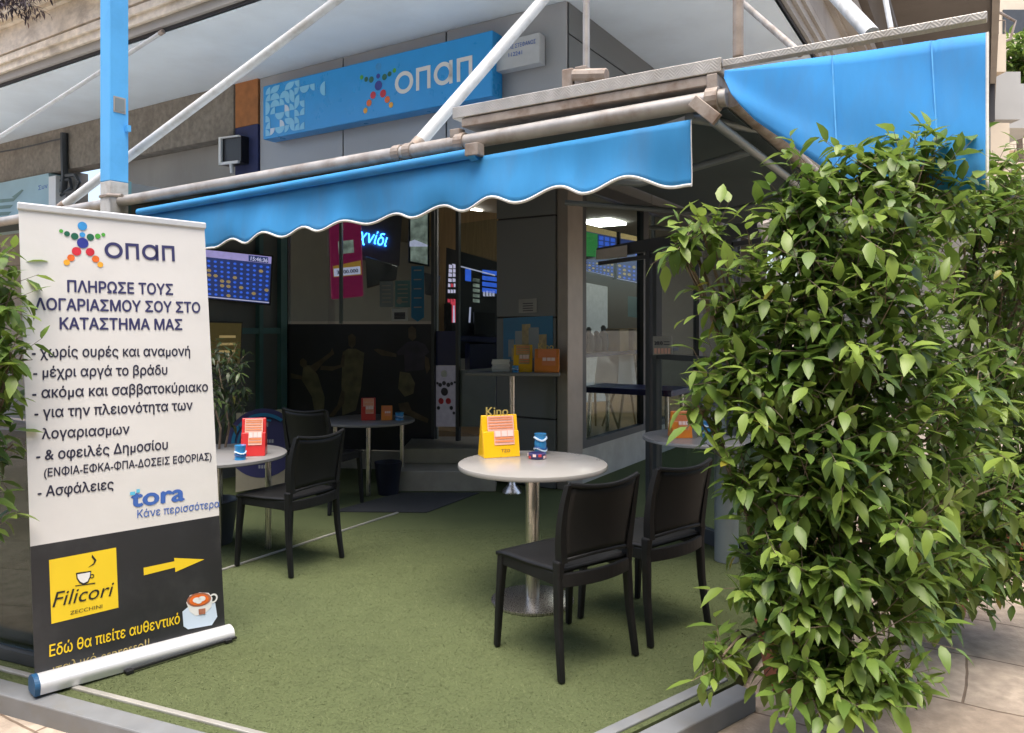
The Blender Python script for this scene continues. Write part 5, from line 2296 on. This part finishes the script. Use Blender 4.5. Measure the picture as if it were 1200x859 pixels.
t = thing('rail_sign', 'narrow pale sign strip fixed to the rail over the side window', 'sign', tuple(at(717, 297, 6.2)))
g = MB()
g.prism([at(699, 293, 6.2), at(735, 287, 6.0), at(735, 301, 6.0), at(699, 304, 6.2)], (0, .03, 0))
g.build('plate', mat('rail_plate', (.30, .28, .26), .6), t)
g = MB()
s_ = Pl(at(717, 297, 6.1), Vector((.2 / 1.6, -1, 0)))

# potted plant in the dark behind the banner
q = Vector((-2.05, 5.25, 0))
t = thing('indoor_plant', 'dim spindly potted plant between the banner and the wall', 'plant', tuple(q))
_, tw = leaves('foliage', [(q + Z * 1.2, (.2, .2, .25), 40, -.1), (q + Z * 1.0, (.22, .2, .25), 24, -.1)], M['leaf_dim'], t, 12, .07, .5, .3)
for i in range(5):
    tw.tube([q + Z * .3, q + Vector((random.uniform(-.1, .1), random.uniform(-.1, .1), .8)), q + Vector((random.uniform(-.2, .2), random.uniform(-.15, .15), 1.25))], [.012, .008, .004], 6)
tw.build('stem', M['bark'], t)
g = MB()
g.lathe(q, [(.11, .004), (.15, .28), (.16, .3), (.14, .3), (.13, .26), (0, .26)], 20, cap=False)
g.build('pot', M['frame_dark'], t, smooth=True)

# ================================================================= SHRUBS
def shrub(name, label, base, spec, seed, size=.084, pot_r=.15, more=2.3):
    spec = [(c, r_, int(n_ * more + .5), y_) for c, r_, n_, y_ in spec]
    t = thing(name, label, 'shrub', tuple(base), group='leafy shrubs round the terrace')
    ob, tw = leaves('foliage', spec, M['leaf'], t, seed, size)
    tw.build('twig', M['bark'], t)
    st = MB()
    rr = random.Random(seed)
    b0 = Vector(base) + Z * .3
    for (c, rad, cnt, yg) in spec:
        c = Vector(c)
        m1 = b0.lerp(c, .45) + Vector((rr.uniform(-.08, .08), rr.uniform(-.08, .08), .05))
        s0 = b0 + Vector((rr.uniform(-.07, .07), rr.uniform(-.07, .07), -.02))
        st.tube([s0, m1, c], [.014, .010, .005], 7)
        for _ in range(4):
            e_ = c + Vector((rr.uniform(-1, 1) * rad[0], rr.uniform(-1, 1) * rad[1], rr.uniform(-.5, 1) * rad[2])) * .9
            st.tube([m1.lerp(c, .5), m1.lerp(e_, .7) + Z * .03, e_], [.006, .005, .003], 5)
    st.build('stem', M['bark'], t, smooth=True)
    g = MB()
    g.lathe(base, [(pot_r * .72, 0), (pot_r * .95, .26), (pot_r * 1.03, .27), (pot_r * 1.03, .32), (pot_r * .93, .32), (pot_r * .9, .27), (0.001, .27)], 28, cap=False)
    g.k = 1
    g.disc(Vector(base) + Z * .275, Z, pot_r * .9)
    g.build('pot', [M['pot'], M['soil']], t, smooth=True)
    return t


def bl_(px, py, y, r, cnt, rz=1.0, yg=0.0, ry=None):
    return (at(px, py, y), (r, ry or r * .8, r * rz), cnt, yg)


sp1 = [bl_(1000, 275, 2.95, .30, 34, .8), bl_(930, 245, 3.0, .15, 12, .7, .1), bl_(1075, 235, 3.05, .24, 22, .8, .1), bl_(920, 345, 2.9, .26, 30), bl_(1010, 380, 2.85, .33, 42),
       bl_(880, 440, 2.85, .2, 20), bl_(960, 480, 2.8, .33, 42), bl_(1060, 500, 2.85, .33, 36), bl_(905, 560, 2.8, .23, 26), bl_(1000, 600, 2.8, .34, 42), bl_(920, 660, 2.75, .22, 24),
       bl_(985, 710, 2.72, .27, 34), bl_(925, 765, 2.72, .17, 18, .7, .1), bl_(1000, 775, 2.7, .16, 16, .6, .1), bl_(1050, 680, 2.85, .16, 12),
       bl_(830, 350, 2.9, .11, 7, .8, .15), bl_(825, 275, 2.95, .09, 4, .7, .15), bl_(835, 440, 2.85, .1, 6, .8, .1), bl_(845, 560, 2.8, .08, 4, .8, .1), bl_(862, 690, 2.75, .07, 4, .6, .15),
       bl_(1020, 800, 2.62, .13, 9, .5, .05), bl_(945, 805, 2.62, .11, 7, .5, .05), bl_(1130, 600, 3.1, .24, 20), bl_(1090, 690, 3.05, .15, 10), bl_(800, 285, 2.95, .07, 3, .6, .2), bl_(800, 480, 2.85, .07, 3, .6, .2), bl_(820, 770, 2.7, .08, 4, .6, .15),
       bl_(1075, 195, 3.0, .09, 6, 1, .2), bl_(1010, 200, 3.0, .1, 6, 1, .2), bl_(960, 205, 3.0, .09, 5, 1, .1)]
sp1 = [((c[0] + (.075 if c[0] / c[1] < .372 and c[2] < 1.65 else 0), c[1], c[2]), rd, n_, y_) for c, rd, n_, y_ in sp1]
shrub('leafy_shrub', 'big glossy green potted shrub filling the right foreground', (1.22, 3.32, -.07), sp1, 21)
sp2 = [bl_(1130, 290, 3.5, .33, 36), bl_(1180, 400, 3.6, .36, 36), bl_(1110, 450, 3.45, .33, 30), bl_(1160, 540, 3.6, .38, 40), bl_(1110, 620, 3.5, .3, 26), bl_(1160, 640, 3.7, .3, 22),
       bl_(1150, 220, 3.6, .24, 20, .7, .1), bl_(1215, 290, 3.7, .3, 20), bl_(1225, 520, 3.8, .3, 20), bl_(1075, 620, 3.3, .22, 16), bl_(1110, 670, 3.7, .17, 12), bl_(1170, 640, 3.6, .2, 14), bl_(1190, 570, 3.6, .25, 18)]
shrub('leafy_shrub', 'second potted shrub behind the big one at the right edge', (2.35, 4.15, -.07), sp2, 22)
sp3 = [bl_(1205, 330, 5.0, .5, 40), bl_(1215, 480, 5.0, .5, 40), bl_(1190, 230, 5.0, .35, 24, .7, .05), bl_(1240, 590, 5.0, .4, 30)]
shrub('leafy_shrub', 'third potted shrub farthest along the pavement at the right edge', (3.45, 5.0, -.07), sp3, 23, .11, .24)
sp4 = [bl_(-42, 320, 3.05, .17, 16), bl_(-40, 430, 3.0, .15, 14, 1, -.05), bl_(-50, 520, 3.0, .18, 18, 1, -.1), bl_(-25, 620, 3.0, .07, 3, 1, -.1), bl_(-70, 420, 3.1, .25, 24, 1, -.05), bl_(12, 420, 2.98, .045, 2, .7, .1), bl_(-8, 350, 3.0, .08, 4, 1, 0)]
shrub('leafy_shrub', 'dark green potted shrub at the left edge beside the banner', (-2.42, 3.05, -.07), sp4, 24)

# beige electrical box on a thin post inside the shrub
q = at(918, 268, 3.55)
t = thing('electrical_box', 'beige metal bracket box half hidden in the top of the shrub', 'electrical box', (q.x, q.y, 0))
g = MB()
g.tube([(q.x - .03, q.y, .004), (q.x - .03, q.y, q.z)], .016, 10)
g.build('post', M['pipe_grey'], t, smooth=True)
g = MB()
ez = Vector((-.35, 0, 1)).normalized()
ex = Vector((1, 0, .35)).normalized()
g.box(q - X * .045, .13, .05, .10, ex, Y, ez)
g.box(q + X * .06 + Z * .03, .07, .07, .14, ex, Y, ez)
g.build('box', M['beige_metal'], t, bevel=.012)
g = MB()
for dz in (-.018, .022):
    g.disc(q - X * .045 + ez * dz + ex * .02 - Y * .0262, -Y, .006, 10)
g.build('bolt_hole', M['groove'], t)

# ================================================================= STREET BEYOND
fbld = thing('cream_building', 'cream apartment block far along the side street in sun', 'building', tuple(at(1180, 382, 30) * Vector((1, 1, 0)) if False else (at(1180, 382, 30).x, 30, 0)))
g = MB()
q = at(1172, 100, 34)
g.box((q.x + 6, 40, 10), 14, 10, 20)
g.build('wall', M['far_cream'], fbld)
g = MB()
for i in range(3):
    for j in range(4):
        g.box((q.x + 1.5 + i * 3.4, 34.98, 3 + j * 4.0), 1.5, .1, 2.1)
g.build('window', M['frame_dark'], fbld)
g = MB()
for j in range(4):
    g.box((q.x + 2.5, 34.3, 1.4 + j * 4.0), 5, 1.4, .25)
    g.box((q.x + 2.5, 33.65, 2.0 + j * 4.0), 5, .1, .9)
g.build('balcony', M['far_cream'], fbld)

nbld = thing('balcony_building', 'grey block with projecting cream balconies at right edge behind blue sheet', 'building', (at(1150, 382, 16).x, 16, 0))
g = MB()
q0 = at(1158, 382, 15)
g.uv(-3.3, .1, 16.5, 30, 0, 5.2)
g.build('wall', M['far_grey'], nbld)


def pbox(name, px0, py0, px1, py1, y, d, m_):
    g = MB()
    a_, c_ = at(px0, py0, y), at(px1, py1, y)
    g.box(((a_.x + c_.x) / 2, y + d / 2, (a_.z + c_.z) / 2), abs(c_.x - a_.x), d, abs(a_.z - c_.z))
    return g.build(name, M[m_], nbld)


pbox('balcony', 1162, 40, 1179, 84, 15.5, 1.5, 'far_cream')
pbox('balcony', 1163, 84, 1196, 140, 17, 2.0, 'far_grey')
pbox('balcony', 1150, 144, 1183, 190, 15, 1.2, 'far_cream')
pbox('balcony', 1179, 98, 1230, 150, 20, 2.0, 'far_grey')
pbox('balcony', 1160, 190, 1240, 215, 19, 2.0, 'far_cream')
pbox('balcony_frame', 1160, 86, 1166, 142, 15.2, 1.2, 'groove')
pbox('pier', 1150, -40, 1162, 230, 15.6, 1.5, 'far_brown')
g = MB()
rl = [at(1163, 10, 16), at(1190, 25, 16), at(1184, 46, 16), at(1178, 48, 16)]
g.tube(rl, .03, 6)
g.tube([at(1166, 24, 16), at(1178, 24, 16), at(1178, 40, 16)], .015, 5)
g.tube([at(1170, 24, 16), at(1170, 40, 16)], .012, 5)
g.build('railing', M['pipe_rust'], nbld)

q = at(1190, 75, 24)
t = thing('street_tree', 'leafy street tree between the balconies at the right edge', 'tree', (q.x, 24, 0))
_, tw = leaves('crown', [((q.x, 24, q.z), (1.0, .8, .8), 150, 0), ((q.x + .8, 24, q.z - .6), (1.0, .8, .7), 110, 0)], M['leaf'], t, 31, .3)
tw.tube([(q.x + .4, 24, -.05), (q.x + .2, 24, q.z * .6), (q.x, 24, q.z)], [.16, .11, .05], 9)
tw.build('trunk', M['bark'], t)

# unseen other side of the street, added behind the camera: road, block of flats, which close off the low sky
g = MB()
g.poly([(-60, -3.2, -.071), (60, -3.2, -.071), (60, -9.5, -.071), (-60, -9.5, -.071)][::-1])
tag(g.build('road', M['asphalt']), kind='structure')
ob_ = thing('sky_block_flats', 'long unseen block of flats added behind us to close off low sky', 'building', (0, -14, 0))
g = MB()
g.box((0, -18, 9), 80, 8, 18)
g.build('wall', M['oldwall'], ob_)
for j in range(5):
    g = MB()
    g.box((0, -13.4, 3.2 + j * 3.1), 66, 1.2, .2)
    g.box((0, -12.85, 3.7 + j * 3.1), 66, .1, .9)
    g.build('balcony', M['oldwall'], ob_)
g = MB()
for i in range(22):
    for j in range(4):
        g.box((-31 + i * 3, -13.98, 1.4 + j * 3.2), 1.5, .06, 1.9)
g.build('window', M['frame_dark'], ob_)

# unseen trees added behind the camera: they hide the low sky from the terrace
for i, (x, y, h_) in enumerate(((-9.0, -3.6, 7.0), (-3.2, -4.2, 7.4), (2.6, -3.9, 7.1), (8.4, -4.1, 7.5), (13.5, -3.8, 7.2))):
    t = thing('street_tree', 'unseen leafy tree added behind us, number of the row not shown' if False else 'unseen leafy tree added behind us to hide low sky', 'tree', (x, y, -.07), group='unseen trees added to hide low sky')
    _, tw = leaves('crown', [((x, y, h_ * .62), (2.7, 1.7, 2.1), 190, 0), ((x + .6, y, h_ * .8), (1.8, 1.4, 1.4), 70, 0)], M['leaf'], t, 60 + i, .36)
    tw.tube([(x, y, -.08), (x + .05, y, 2.4), (x - .05, y, h_ * .6), (x, y, h_ * .85)], [.2, .16, .1, .04], 10)
    tw.build('trunk', M['bark'], t)
